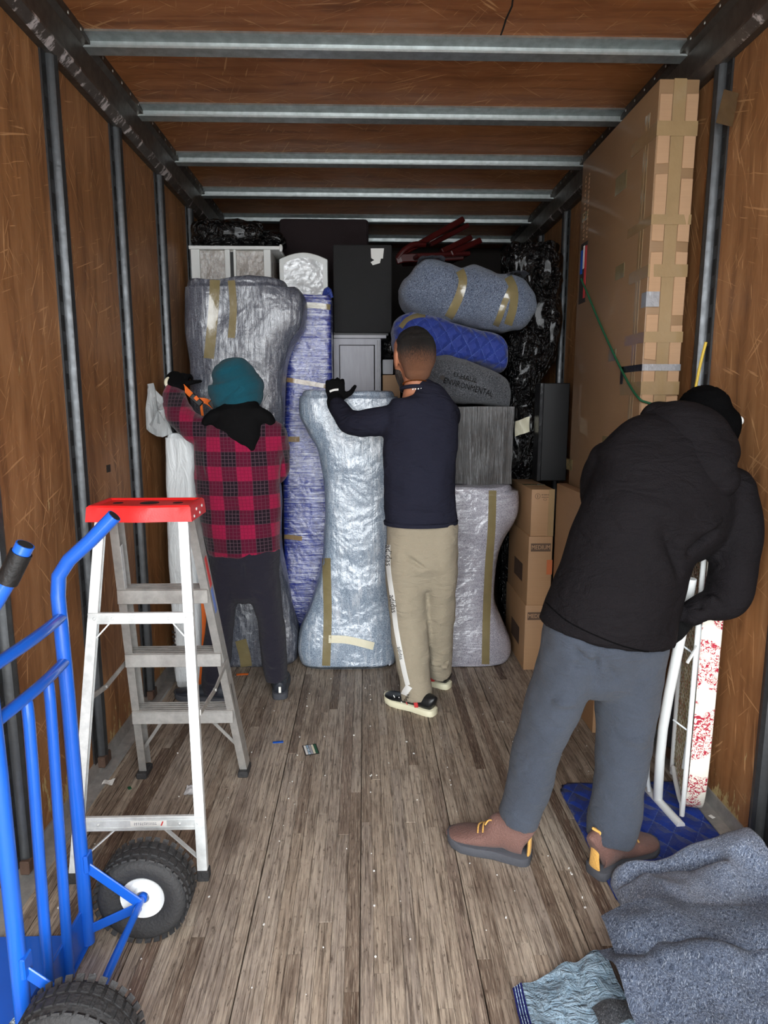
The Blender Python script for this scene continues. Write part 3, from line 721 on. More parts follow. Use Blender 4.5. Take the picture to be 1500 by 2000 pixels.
# stack of three medium boxes
z = 0; tops = []
SX = [(.862, .994, .366), (.868, .996, .378), (.875, .996, .25)]
for i, (x0, x1, h) in enumerate(SX):
    yf = 3.43 + i * .004; r, sh = carton('moving_box', (x0, yf, z), (x1 if i else .994, 3.92, z + h), 'card',
        ('lowest box of the cardboard stack, marked with a dark size bar', 'middle box of the cardboard stack, marked with a dark size bar', 'taped top box of the cardboard stack with a round printed symbol')[i])
    r['group'] = 'stacked moving boxes'
    if i < 2:
        zz = z + h - .06
        MB().box2((x0 + .012, yf - .0016, zz - .022), (x0 + .118, yf, zz + .022)).build('size_bar', 'ink_box', r, False)
        text('lettering', 'MEDIUM', .033, (x0 + .065, yf - .0022, zz), (1, 0, 0), (0, 0, 1), 'card_light', r, stretch=.82)
        MB().box2((x0 + .1, yf - .0016, z + .17), (x0 + .13, yf, z + .25)).build('printed_mark', 'orange_print', r, False) if i == 1 else None
        MB().box2((x0 - .0012, 3.55, z + .1), (x0, 3.75, z + .2)).build('printed_mark', 'rust', r, False)
    else:
        q = MB()
        for k in range(24):
            a = 2 * math.pi * k / 24; a2 = a + .27; q.bar((x0 + .032 + .013 * math.cos(a), yf - .001, z + h - .035 + .014 * math.sin(a)), (x0 + .032 + .013 * math.cos(a2), yf - .001, z + h - .035 + .014 * math.sin(a2)), .002, .0008, (0, 1, 0))
        q.bar((x0 + .032, yf - .001, z + h - .044), (x0 + .032, yf - .001, z + h - .027), .003, .0008, (0, 1, 0)); q.build('printed_mark', 'ink_box', r, False)
        marks('lettering', (x0 + .072, yf - .001, z + h - .028), (1, 0, 0), (0, 0, 1), .04, .012, 6, 'ink_box', r, 8)
        MB().box2((x0 + .053, yf - .001, z + h - .042), (x0 + .09, yf, z + h - .039)).build('printed_mark', 'ink_box', r, False)
        q = MB(); q.tube([(x0 + .072 + .009 * math.cos(2 * math.pi * k / 14), yf - .0008, z + h - .053 + .005 * math.sin(2 * math.pi * k / 14)) for k in range(15)], .0009, 5); q.build('printed_mark', 'ink_box', r)
        MB().box2((x1 - .03, yf - .0012, z), (x1 + .0008, yf, z + h + .001)).build('corner_tape', 'tape_tan', r, False)
        MB().box2((x0, 3.62, z + h), (x1, 3.67, z + h + .001)).build('top_tape', 'tape_olive', r, False)
    z += h
ZB = z
# green and yellow cords
g = [U(1135, 545, X=1.05), U(1150, 580, X=1.05), U(1175, 640, X=1.05), U(1215, 725, X=1.05), U(1245, 775, X=1.048), U(1270, 788, Y=2.55), U(1320, 802, Y=2.55), U(1360, 812, Y=2.55)]
tag(MB().tube(g, .0045, 8, 5).build('bungee_cord', 'green_cord'), 'thin dark green cord slung across the tall carton', 'cord')
y = [U(1379, 668, X=1.207), U(1373, 690, X=1.205), U(1366, 720, X=1.203), U(1358, 760, X=1.2), U(1350, 800, X=1.2)]
tag(MB().tube(y, .005, 8, 4).build('yellow_rope', 'yellow_cord'), 'short yellow cord hooked to the right wall post', 'cord')

# ------------------------------------------------------------ ironing board held upright against the right wall
TP = V((1.097, 2.075, 1.22)); BT = V((1.16, 2.2, .035))     # long axis of the board
ib = thing('ironing_board', 'folded white ironing board with red floral cover propped against the wall', 'ironing board', (1.09, 2.12, 0))
ax_ = (TP - BT).normalized(); wd = V((.3, 1, .1)); wd = (wd - ax_ * wd.dot(ax_)).normalized(); nn_ = ax_.cross(wd).normalized()
if nn_.x < 0: nn_ = -nn_
Lb = (TP - BT).length
def outline(s, hw):                                           # board outline, rounded ends
    P_ = []
    for i in range(28):
        a = 2 * math.pi * i / 28; ca, sa = math.cos(a), math.sin(a)
        P_.append(BT + ax_ * (Lb / 2 + math.copysign(abs(sa) ** .35, sa) * Lb / 2) + wd * (math.copysign(abs(ca) ** .5, ca) * hw) + nn_ * s)
    return P_
MB().loft([outline(-.012, .136), outline(-.016, .145), outline(.02, .148), outline(.044, .142), outline(.05, .12)]).bevel(.004, 2, .9).build('padded_cover', 'floral', ib, True, .8)
mesh_ = MB()
for k in range(40):
    t = (k + .5) / 40; c = BT + ax_ * (.05 + t * (Lb - .1)) + nn_ * (-.02); mesh_.bar(c - wd * .118, c + wd * .118, .002, .002)
for k in range(9):
    s_ = -.11 + k * .0275; c = BT + nn_ * (-.02) + wd * s_; mesh_.bar(c + ax_ * .05, c + ax_ * (Lb - .05), .002, .002)
q = mesh_.build('steel_mesh', 'tape_olive', ib, False); q['kind'] = 'stuff'
def ot(hw, a0, a1, s): return [BT + ax_ * a0 - wd * hw * .75 + nn_ * s, BT + ax_ * (a0 + .04) - wd * hw + nn_ * s, BT + ax_ * a1 - wd * hw + nn_ * s]
MB().tube([BT + ax_ * (Lb - .04) - wd * .128 + nn_ * -.024, BT + ax_ * .09 - wd * .128 + nn_ * -.024, BT + ax_ * .035 - wd * .1 + nn_ * -.024, BT + ax_ * .02 + nn_ * -.024, BT + ax_ * .035 + wd * .1 + nn_ * -.024, BT + ax_ * .09 + wd * .128 + nn_ * -.024, BT + ax_ * (Lb - .04) + wd * .128 + nn_ * -.024], .008, 10, 4).build('frame_tube', 'white_paint', ib)
foot = [U(1255, 1530, Z=.016), U(1330, 1613, Z=.016)]
fm_ = lerp(foot[0], foot[1], .42)
MB().cyl(foot[0], foot[1], .0155, n=14).build('foot_bar', 'white_paint', ib)
MB().tube([fm_ + V((0, 0, .006)), U(1295, 1420, Y=2.1), U(1335, 1215, Y=2.0), U(1350, 1130, Y=1.98)], .0165, 14, 3).build('leg_tube', 'white_paint', ib)
MB().tube([U(1268, 1545, Y=2.22) , U(1266, 1480, Y=2.22), U(1300, 1280, Y=2.12), U(1320, 1200, Y=2.08)], .008, 10, 3).build('leg_tube', 'grey_paint', ib)
MB().tube([U(1335, 1500, Y=2.12) , U(1350, 1400, Y=2.07), U(1362, 1300, Y=2.03), U(1372, 1220, Y=2.0)], .0065, 10, 3).build('brace_rod', 'grey_paint', ib)
for py in (1420, 1262): MB().bar(U(1318, py - 12, Y=2.06), U(1350, py + 12, Y=2.07), .02, .005).build('hinge_plate', 'grey_paint', ib, False)
MB().bar(U(1342, 1295, Y=2.0), U(1362, 1262, Y=2.0), .008, .006).build('catch_lever', 'white_paint', ib, False)

# ------------------------------------------------------------ bits on the floor and wall
pc = U(607, 1464, Z=.003); cd = thing('card', 'small printed card with a dark border lying on the floor', 'card', pc)
rm = Matrix.Rotation(.25, 3, 'Z'); MB().box(pc, (.06, .085, .0012), rm).bevel(.0005, 1).build('card_back', 'ink', cd, False)
for k, mt in enumerate(('paper_white', 'quilt_pale', 'grey_board', 'tape_white', 'green_cord')):
    MB().box(pc + rm @ V((-.021 + k * .0105, 0, .0012)), (.009, .074, .0006), rm).build('card_stripe', mt, cd, False)
p = U(543, 1450, Z=.002); tag(MB().box(p, (.045, .014, .002), Matrix.Rotation(.15, 3, 'Z')).disp(lambda p, n_: V((0, 0, .002 * (1 + nz(p, 60))))).build('tape_scrap', 'blue_paint', None, False), 'short scrap of blue tape on the floor', 'scrap')
p = U(212, 1527, Z=.016); tag(MB().grid(4, 3, lambda u, v: p + V((-.02 + .04 * u, -.018 + .036 * v, .004 * math.sin(u * 5 + v * 3)))).build('paper_scrap', 'paper_white', None, False), 'crumpled white paper scrap by the left wall', 'scrap')
p = U(253, 1539, Z=.002); tag(MB().box(p, (.012, .02, .003), Matrix.Rotation(.6, 3, 'Z')).bevel(.001, 1).build('plastic_bit', 'green_cord', None, False), 'tiny green plastic bit on the floor behind the ladder', 'scrap')
p = U(1390, 1595, Z=.024); tag(MB().box(p, (.014, .018, .002), Matrix.Rotation(.4, 3, 'Z')).bevel(.0005, 1).build('paper_tag', 'paper_white', None, False), 'tiny white paper tag on the blue quilted pad', 'tag')
p = U(376, 1548, Z=.004); tag(MB().grid(7, 7, lambda u, v: p + V((-.025 + .05 * u, -.03 + .06 * v, .012 + .014 * nz(V((u * 3, v * 3, 1)), 1)))).build('film_scrap', 'film_white', None), 'crumpled scrap of clear film beside the ladder leg', 'scrap')
cr = MB(); random.seed(3)
for k in range(170):
    x, y = random.uniform(-.98, 1.0), random.uniform(1.4, 3.4)
    if k % 2: x = XL + (8 * random.randint(0, 6) + 4) * SW + random.uniform(-.003, .006)
    s = random.uniform(.0015, .0042); cr.box((x, y, s * .4), (s, s * random.uniform(.8, 1.8), s * .8), Matrix.Rotation(random.uniform(0, 3), 3, 'Z'))
tag(cr.build('crumbs', 'paper_white', None, False), 'pale crumbs and lint scattered along the floor seams', 'debris', None, 'stuff')
# stickers on the left wall, tape on the right post
p = U(212, 915, X=XL + .001); tag(MB().box(p, (.002, .04, .03)).build('wall_sticker', 'ink', None, False), 'small dark sticker on the left plywood wall', 'sticker')
p = U(1408, 226, X=1.204)
tp_ = MB().grid(8, 10, lambda u, v: U(1398 + 32 * u + 16 * v * (1 - u * .2), 240 - 66 * v + 8 * u, X=1.207 + .003 * math.sin(v * 9 + u * 4)))
bmesh.ops.solidify(tp_.bm, geom=tp_.bm.faces[:], thickness=.001)
tag(tp_.build('tape_strip', 'tape_tan', None), 'torn strip of brown tape stuck on the right wall post', 'tape')

# ------------------------------------------------------------ wrapped furniture and load
def column(rows, Y, thick, n=56, steps=70, ex=4.0, top_round=.05, amp=.012, fscale=5, seed=0, ridge=0, dfac=.25):
    """upright bundle from pixel rows (py, x left, x right) of its front at depth Y, superelliptic plan"""
    K = []
    for py, xl, xr in rows:
        a, b = U(xl, py, Y=Y), U(xr, py, Y=Y); K.append((V((a.x, b.x, max(0.0, (a.z + b.z) / 2))), ))
    K = list(reversed(K)); K[0][0].z = 0 if K[0][0].z < .06 else K[0][0].z
    sub = max(2, steps // (len(K) - 1)); R = catmull(K, sub); wmax = max(r[0].y - r[0].x for r in R); rings = []
    def ring(x0, x1, z, sc=1.0):
        hw = (x1 - x0) / 2 * sc; hd = thick / 2 * (1 - dfac + dfac * (x1 - x0) / wmax) * (sc if sc < 1 else 1); cx = (x0 + x1) / 2
        return [V((cx + math.copysign(abs(math.cos(a)) ** (2 / ex), math.cos(a)) * hw, Y + thick / 2 + math.copysign(abs(math.sin(a)) ** (2 / ex), math.sin(a)) * hd, z)) for a in (2 * math.pi * i / n for i in range(n))]
    zt = R[-1][0].z
    for i, r in enumerate(R):
        z = r[0].z
        if i == 0:
            rings.append(ring(r[0].x, r[0].y, z, .93)); rings.append(ring(r[0].x, r[0].y, z + .02, 1)); continue
        if z > zt - top_round: continue
        rings.append(ring(r[0].x, r[0].y, z))
    x0, x1 = R[-1][0].x, R[-1][0].y
    for q in (.0, .3, .6, .8, .95): rings.append(ring(x0, x1, zt - top_round + top_round * math.sin(q * math.pi / 2), 1 - .08 * (1 - math.cos(q * math.pi / 2))))
    rings.append(ring(x0, x1, zt, .5))
    m = MB().loft(rings)
    def f(p, n_):
        d = amp * nz(p, fscale, seed) + amp * .5 * nz(V((p.x * 3, p.y * 3, p.z * .7)), fscale * 1.3, seed + 3)
        if ridge: d += ridge * math.sin(p.z * 120 + 9 * nz(p, 4, seed))
        if p.z < .03: d *= .2
        return n_ * d
    return m.disp(f)
def bundle(name, label, cat, rows, Y, thick, mat, **k):
    m = column(rows, Y, thick, **k); zb = min(v.co.z for v in m.bm.verts); xs = [v.co.x for v in m.bm.verts]
    r = thing(name, label, cat, ((min(xs) + max(xs)) / 2, Y + thick / 2, zb))
    b = m.build('wrapped_body', mat, r, True, None)
    return r, b, bvh(b)
# tall grey bundle on the left, flared at top and foot
r, b, t = bundle('wrapped_sofa', 'tall grey blanket bundle in clear film behind the person in the turban', 'bundle',
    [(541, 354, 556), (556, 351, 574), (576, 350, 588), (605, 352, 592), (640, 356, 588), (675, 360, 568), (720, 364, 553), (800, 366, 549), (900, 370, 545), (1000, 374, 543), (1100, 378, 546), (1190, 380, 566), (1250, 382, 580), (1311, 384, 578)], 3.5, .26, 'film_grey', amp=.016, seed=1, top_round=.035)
strip_on('tape', t, [(420, 547), (418, 590), (414, 640), (408, 700)], 20, 'tape_olive', r)
strip_on('tape', t, [(452, 548), (456, 600), (452, 660)], 14, 'tape_olive', r)
strip_on('tape', t, [(470, 1250), (478, 1280), (482, 1306)], 22, 'tape_olive', r)
# blue quilted panel
r, b, t = bundle('quilted_board', 'upright board in royal blue quilting wound with glossy film', 'bundle',
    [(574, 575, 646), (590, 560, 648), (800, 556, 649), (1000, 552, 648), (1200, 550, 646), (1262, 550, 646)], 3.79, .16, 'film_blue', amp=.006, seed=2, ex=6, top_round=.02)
strip_on('tape', t, [(556, 602), (600, 596), (645, 600)], 11, 'tape_olive', r)
strip_on('tape', t, [(552, 740), (600, 748), (646, 756)], 9, 'tape_tan', r)
strip_on('tape', t, [(553, 858), (570, 858), (585, 858)], 10, 'tape_tan', r)
strip_on('tape', t, [(553, 1048), (575, 1050), (590, 1052)], 9, 'tape_tan', r)
e = MB(); e.tube([U(632, 580, Y=3.85), U(640, 566, Y=3.85), U(648, 582, Y=3.85)], [.012, .018, .01], 10, 4); e.build('loose_corner', 'quilt_blue_upright', r)
# centre bundle
rC, b, tC = bundle('wrapped_armchair', 'waisted grey-blue bundle in clear film that the navy-sweater person holds', 'bundle',
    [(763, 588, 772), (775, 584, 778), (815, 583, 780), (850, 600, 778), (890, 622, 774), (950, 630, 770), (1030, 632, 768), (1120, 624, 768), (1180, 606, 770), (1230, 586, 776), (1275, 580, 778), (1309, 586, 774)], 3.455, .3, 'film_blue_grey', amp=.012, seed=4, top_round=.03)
strip_on('tape', tC, [(618, 772), (622, 830), (634, 900), (637, 1000), (638, 1100), (640, 1200), (637, 1300)], 16, 'tape_olive', rC, n=60)
strip_on('tape', tC, [(642, 1248), (680, 1250), (730, 1262)], 15, 'tape_white', rC)
# right bundle
r, b, t = bundle('wrapped_chair', 'low lilac-grey bundle in clear film beside the cardboard stack', 'bundle',
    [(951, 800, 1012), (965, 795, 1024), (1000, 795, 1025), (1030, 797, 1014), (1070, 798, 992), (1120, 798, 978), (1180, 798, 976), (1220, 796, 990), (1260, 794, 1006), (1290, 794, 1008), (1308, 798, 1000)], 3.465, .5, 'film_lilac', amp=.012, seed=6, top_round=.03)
strip_on('tape', t, [(962, 958), (960, 1030), (954, 1110), (950, 1200), (948, 1302)], 15, 'tape_olive', r, n=50)
ZR = 1.0
# dark brown box in film on the right bundle
rB = thing('wrapped_crate', 'dark brown box wound in glossy clear film under the printed blanket', 'box', (.5, 3.7, ZR))
a, b_ = U(800, 790, Y=3.56), U(1000, 945, Y=3.56)
m = MB().box2((a.x, 3.56, ZR + .006), (b_.x, 3.93, a.z - .012)); bmesh.ops.subdivide_edges(m.bm, edges=m.bm.edges[:], cuts=8, use_grid_fill=True)
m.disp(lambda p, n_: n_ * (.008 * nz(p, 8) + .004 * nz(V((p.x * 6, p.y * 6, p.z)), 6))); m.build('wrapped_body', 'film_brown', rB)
ZK = a.z - .012
def slab(rows, Y, thick, n=40, ex=2.6, amp=.012, seed=0, sub=6):
    """soft lying bundle: pixel columns (px, y top, y bottom) of its front view"""
    K = [(U(px, (yt + yb) / 2, Y=Y), abs(U(px, yt, Y=Y).z - U(px, yb, Y=Y).z) / 2) for px, yt, yb in rows]
    R = catmull(K, sub); hmax = max(k[1] for k in R); rings = []
    for k in R:
        hd = thick / 2 * (.35 + .65 * k[1] / hmax)
        rings.append([k[0] + V((0, thick / 2 + math.copysign(abs(math.cos(a)) ** (2 / ex), math.cos(a)) * hd, math.copysign(abs(math.sin(a)) ** (2 / ex), math.sin(a)) * k[1])) for a in (2 * math.pi * i / n for i in range(n))])
    return MB().loft(rings).disp(lambda p, n_: n_ * (amp * nz(p, 6, seed) + amp * .6 * nz(p, 15, seed + 2)))
# folded printed blanket
r = thing('folded_blanket', 'dark grey folded felt blanket with faded printed lettering', 'blanket', (.55, 3.75, ZK))
m = slab([(800, 712, 775), (815, 698, 782), (850, 692, 784), (880, 692, 786), (920, 702, 789), (960, 718, 792), (988, 732, 795), (1000, 748, 798), (1003, 765, 792)], 3.55, .4, ex=4, amp=.01, seed=11)
b = m.build('folded_cloth', 'felt_dark', r, True, None); t = bvh(b)
xd = (U(960, 760, Y=3.5) - U(870, 735, Y=3.5)).normalized(); zd = V((0, -1, 0)).cross(xd)
zd = V((0, 1, 0)).cross(xd) * -1 if zd.z < 0 else zd
text('lettering', 'U-HAUL', .036, U(912, 737, Y=3.5), xd, zd, 'slot_dark', r, .0002, t, .005, (0, 1, 0))
text('lettering', 'ENVIRONMENTAL', .042, U(918, 756, Y=3.5), xd, zd, 'slot_dark', r, .0002, t, .005, (0, 1, 0), stretch=.8)
strip_on('lettering_bar', t, [(896, 738), (912, 742), (930, 747)], 2, 'ink', r, .003, 8)
dm = MB(); dc = U(866, 737, Y=3.5); pts = [dc + V((math.cos(q) * .014, 0, math.sin(q) * .012)) for q in (2 * math.pi * k / 16 for k in range(16))]
pts = [t.ray_cast(q - V((0, .2, 0)), V((0, 1, 0))) for q in pts]; dm.face(dm.verts([h[0] + V((0, -.004, 0)) for h in pts if h[0]])); dm.build('lettering_dot', 'ink', r, False)
# blue quilted bundle
r = thing('quilted_bundle', 'royal blue quilted pad rolled up under the grey taped roll', 'blanket', (.5, 3.8, 1.63))
m = slab([(768, 642, 662), (774, 622, 684), (800, 606, 700), (840, 606, 708), (890, 622, 706), (940, 638, 712), (980, 650, 722), (994, 664, 722), (998, 680, 712)], 3.62, .4, ex=3.4, amp=.012, seed=13)
b = m.build('rolled_pad', 'quilt_blue_upright', r, True, None); t = bvh(b)
strip_on('tape', t, [(783, 640), (795, 625), (815, 617), (838, 616)], 9, 'tape_olive', r)
# big grey roll with tape
r = thing('blanket_roll', 'big grey felt blanket roll banded with two loops of brown tape', 'blanket', (.6, 3.8, 1.95))
m = slab([(785, 552, 580), (792, 536, 592), (808, 520, 604), (820, 506, 610), (832, 496, 614), (856, 494, 620), (880, 499, 626), (893, 506, 629), (905, 508, 631), (915, 508, 632), (940, 512, 635), (968, 520, 639), (985, 524, 642), (1000, 524, 643), (1022, 528, 640), (1040, 546, 630), (1052, 568, 612), (1056, 580, 600)], 3.6, .4, ex=2.7, amp=.016, seed=17)
m.disp(lambda p, n_: n_ * (-.007 * math.exp(-((p.x - .52) / .03) ** 2) - .007 * math.exp(-((p.x - .82) / .03) ** 2)))
b = m.build('rolled_cloth', 'felt_grey', r, True, None); t = bvh(b)
strip_on('tape', t, [(893, 520), (904, 545), (898, 575), (884, 606), (876, 620)], 17, 'tape_olive', r, n=30)
strip_on('tape', t, [(990, 538), (1003, 565), (1002, 600), (992, 634)], 16, 'tape_olive', r, n=30)
strip_on('tape', t, [(1000, 560), (986, 590), (976, 618), (968, 636)], 12, 'tape_olive', r, n=30)
for (x, y, w, h, sd) in ((842, 505, .07, .032, 3), (1010, 534, .05, .03, 5)):
    q_ = U(x, y, Y=3.66)
    e = MB().grid(12, 8, lambda u, v: q_ + V(((u - .5) * 2 * w, -.05 + .14 * v + .01 * math.sin(u * 5), h * (1 - (2 * u - 1) ** 4) * (.55 + .45 * v) - .012 + .012 * nz(V((u * 4, v * 4, sd)), 1))))
    bmesh.ops.solidify(e.bm, geom=e.bm.faces[:], thickness=.018); e.build('loose_end', 'felt_grey', r, True, None)

# black plastic wrapped stack on the right and behind
def bag(name, label, rows, Y, thick, **k):
    m = column(rows, Y, thick, **{**dict(amp=.035, fscale=6, ex=3.0, n=64, steps=90), **k}); m.disp(lambda p, n_: n_ * (.012 * nz(p, 22) + .006 * nz(p, 48)))
    return tag(m.build(name, 'poly_black', None, True, None), label, 'bag', 'black plastic wrapped load')
bag('plastic_wrapped_load', 'tall load in crumpled black plastic between blankets and black board', [(470, 1000, 1098), (500, 990, 1106), (600, 1000, 1104), (690, 996, 1096), (760, 995, 1060), (850, 990, 1056), (1000, 990, 1054), (1150, 985, 1050), (1250, 985, 1048)], 4.02, .26, seed=21)
bag('plastic_wrapped_bundle', 'black plastic wrapped bundle behind the grey taped roll', [(522, 815, 950), (545, 808, 960), (700, 808, 958), (900, 808, 955), (1150, 808, 952), (1240, 808, 950)], 4.14, .45, seed=23)
r = thing('tower_speaker', 'slim matt black upright speaker standing on the cardboard stack', 'speaker', (1.0, 3.86, ZB))
a, b_ = U(1062, 748, Y=3.8), U(1116, 925, Y=3.8)
MB().box2((a.x, 3.8, ZB + .002), (b_.x - .03, 3.9, a.z)).bevel(.004, 1).build('cabinet', 'black_plastic', r, True)
MB().box2((a.x - .022, 3.79, ZB + .002), (a.x, 3.9, a.z)).bevel(.003, 1).build('side_trim', 'duct_tape_dark', r, True)
# pale crumple of paper among the black plastic
p = U(1018, 836, Y=3.95); tag(MB().grid(6, 5, lambda u, v: p + V((-.04 + .085 * u, .01 * math.sin(u * 6 + v * 3) - .02, -.05 + .09 * v + .03 * u))).build('paper_scrap', 'tape_white', None), 'pale paper scrap caught on the black plastic', 'scrap')

# white shelf unit in film, standing against the left wall
r = thing('shelf_unit', 'white framed cabinet wrapped in cloudy film under the black bag', 'cabinet', (-.75, 4.25, 0))
A, B = U(372, 480, Y=4.1), U(530, 545, Y=4.1); zt = A.z
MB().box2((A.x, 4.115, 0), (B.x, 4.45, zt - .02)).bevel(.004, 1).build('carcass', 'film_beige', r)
MB().box2((A.x - .01, 4.09, zt - .02), (U(547, 480, Y=4.1).x, 4.47, zt)).bevel(.003, 1).build('top_board', 'white_paint', r, False)
MB().ball((U(547, 484, Y=4.1).x + .004, 4.1, zt - .01), (.012, .012, .022), 12, 8).build('knob', 'white_paint', r)
xs = [A.x, U(392, 500, Y=4.1).x - .02, U(449, 500, Y=4.1).x, U(525, 500, Y=4.1).x]
for x0, x1 in ((xs[0], xs[0] + .05), (xs[2] - .03, xs[2]), (xs[2] + .02, xs[2] + .035), (xs[3] - .03, xs[3] + .01)):
    MB().box2((x0, 4.098, .05), (x1, 4.116, zt - .02)).bevel(.002, 1).build('stile', 'white_paint', r, False)
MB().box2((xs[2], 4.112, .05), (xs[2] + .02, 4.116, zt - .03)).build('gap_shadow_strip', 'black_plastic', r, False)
# white arched headboard
r = thing('arched_headboard', 'white arched headboard in clear film beside the shelf unit', 'headboard', (-.36, 4.3, 0))
x0, x1 = U(545, 520, Y=4.25).x, U(640, 520, Y=4.25).x; zs, zc = U(545, 506, Y=4.25).z, U(592, 493, Y=4.25).z
def arch(ins, y):
    P_ = [V((x0 + ins, y, ins)), V((x1 - ins, y, ins))]
    for k in range(13):
        t_ = k / 12; P_.append(V((x1 - ins + (x0 - x1 + 2 * ins) * t_, y, zs - ins + (zc - zs) * math.sin(math.pi * t_))))
    return P_
MB().loft([arch(0, 4.25), arch(0, 4.29)]).bevel(.004, 1, .9).build('panel', 'white_paint', r)
MB().loft([arch(.028, 4.2488), arch(.03, 4.2495)]).build('inset_panel', 'film_white', r)
# grey cabinet, board and black ottoman stacked
r = thing('grey_cabinet', 'tall grey cabinet with a framed door behind the centre bundle', 'cabinet', (-.04, 4.3, 0))
x0, x1, zt = U(651, 662, Y=4.1).x, U(744, 662, Y=4.1).x, U(700, 661, Y=4.1).z
MB().box2((x0, 4.1, 0), (x1, 4.5, zt)).bevel(.003, 1).build('carcass', 'wood_grey', r, False)
dx0, dx1, dz = U(663, 700, Y=4.1).x, U(732, 700, Y=4.1).x, U(700, 674, Y=4.1).z
d_ = MB().box2((dx0, 4.086, .1), (dx1, 4.1, dz)).bevel(.002, 1).build('door', 'wood_grey', r, False)
for c_ in (((dx0, 4.0845, .1), (dx0 + .004, 4.087, dz)), ((dx1 - .006, 4.0845, .1), (dx1, 4.087, dz)), ((dx0, 4.0845, dz - .004), (dx1, 4.087, dz))): MB().box2(*c_).build('door_groove', 'slot_dark', d_, False)
for x in (x1 - .012, x1 - .022): MB().box2((x, 4.0985, .05), (x + .003, 4.1, zt - .01)).build('edge_groove', 'duct_tape_dark', r, False)
zb2 = U(700, 650, Y=4.1).z
r = thing('ottoman', 'black upholstered box with a torn white label on its front', 'ottoman', (0, 4.3, zt))
bx0, bx1, bz = U(651, 560, Y=4.1).x, U(765, 560, Y=4.1).x, U(700, 478, Y=4.1).z
MB().box2((bx0, 4.09, zb2), (bx1, 4.5, bz)).bevel(.012, 3).disp(lambda p, n_: n_ * .004 * nz(p, 7)).build('upholstery', 'black_cloth', r)
MB().box2((bx0, 4.085, zt + .001), (U(754, 655, Y=4.1).x, 4.5, zt + .018)).build('base_rail', 'grey_board', r, False)
MB().box2((bx0, 4.11, zt + .018), (bx1 - .02, 4.48, zb2 + .01)).build('plinth', 'black_plastic', r, False)
lb = MB(); q = [U(724, 485, Y=4.085), U(750, 485, Y=4.085), U(748, 505, Y=4.085), U(744, 505, Y=4.085), U(742, 514, Y=4.085), U(728, 518, Y=4.085), U(724, 512, Y=4.085), U(731, 508, Y=4.085), U(725, 504, Y=4.085)]
lb.face(lb.verts(q)); lb.build('paper_label', 'paper_white', r, False)
# dark items behind
x0, x1, zt2 = U(545, 450, Y=4.62).x, U(720, 450, Y=4.62).x, U(630, 426, Y=4.62).z
tag(MB().box2((x0, 4.62, 0), (x1, 4.75, zt2)).bevel(.03, 3).build('padded_panel', 'maroon_cloth', None), 'dark maroon padded panel under the ceiling behind the ottoman', 'panel')
m = slab([(366, 448, 462), (370, 430, 474), (392, 422, 478), (440, 420, 477), (480, 422, 476), (505, 430, 474), (514, 446, 468)], 4.1, .34, ex=3, amp=.025, seed=31); m.disp(lambda p, n_: n_ * (.012 * nz(p, 20) + .006 * nz(p, 44)))
tag(m.build('plastic_bag', 'poly_black', None, True, None), 'stuffed black plastic bag on top of the white cabinet', 'bag')
m = slab([(500, 450, 470), (515, 440, 476), (545, 446, 477), (556, 460, 475)], 4.2, .25, ex=2.6, amp=.02, seed=33)
tag(m.build('plastic_bag', 'poly_black', None, True, None), 'small dark bag between the stuffed bag and the maroon panel', 'bag')
# small boxes between cabinet and blankets
x0 = x1_ = U(746, 720, Y=4.14).x
r, sh = carton('small_box', (U(747, 740, Y=4.16).x, 4.16, 0), (U(782, 740, Y=4.16).x, 4.4, U(760, 732, Y=4.16).z), 'card', 'small brown box between the grey cabinet and blankets')
r, sh = carton('small_box', (U(747, 740, Y=4.16).x, 4.17, U(760, 731, Y=4.16).z), (U(768, 740, Y=4.16).x, 4.38, U(760, 702, Y=4.16).z), 'grey_board', 'pale grey box on the small brown box')
m = slab([(744, 676, 684), (750, 656, 700), (765, 650, 704), (780, 655, 690)], 4.15, .2, amp=.015, seed=41)
tag(m.build('plastic_bag', 'poly_black', None, True, None), 'small dark bag perched on the pale grey box', 'bag')
# upturned maroon wooden chair
ch = thing('wooden_chair', 'upturned maroon wooden chair lying on top of the load', 'chair', (.5, 4.4, 2.3))
def cb(a, b, w=.035, h=.03, nm='leg', Ya=4.35, Yb=4.35): MB().bar(U(*a, Y=Ya), U(*b, Y=Yb), w, h, (0, 1, 0)).bevel(.005, 1).build(nm, 'maroon_wood', ch)
cb((778, 500), (905, 428), Ya=4.3, Yb=4.5)
cb((840, 478), (915, 440), .03, .03, 'leg', 4.5, 4.6)
cb((880, 496), (938, 470), .035, .035, 'leg', 4.28, 4.4)
cb((862, 492), (920, 464), .035, .035, 'leg', 4.4, 4.5)
cb((778, 502), (782, 515), .04, .03, 'back_post', 4.3, 4.3)
MB().tube([U(776, 506, Y=4.3), U(788, 490, Y=4.3), U(808, 478, Y=4.32), U(830, 478, Y=4.35)], .018, 10, 4).build('curved_rail', 'maroon_wood', ch)
cb((780, 505), (905, 500), .05, .03, 'seat_rail', 4.3, 4.35)
MB().bar(U(800, 508, Y=4.35), U(900, 504, Y=4.45), .3, .025, (0, 0, 1)).bevel(.006, 1).build('seat', 'maroon_wood', ch)

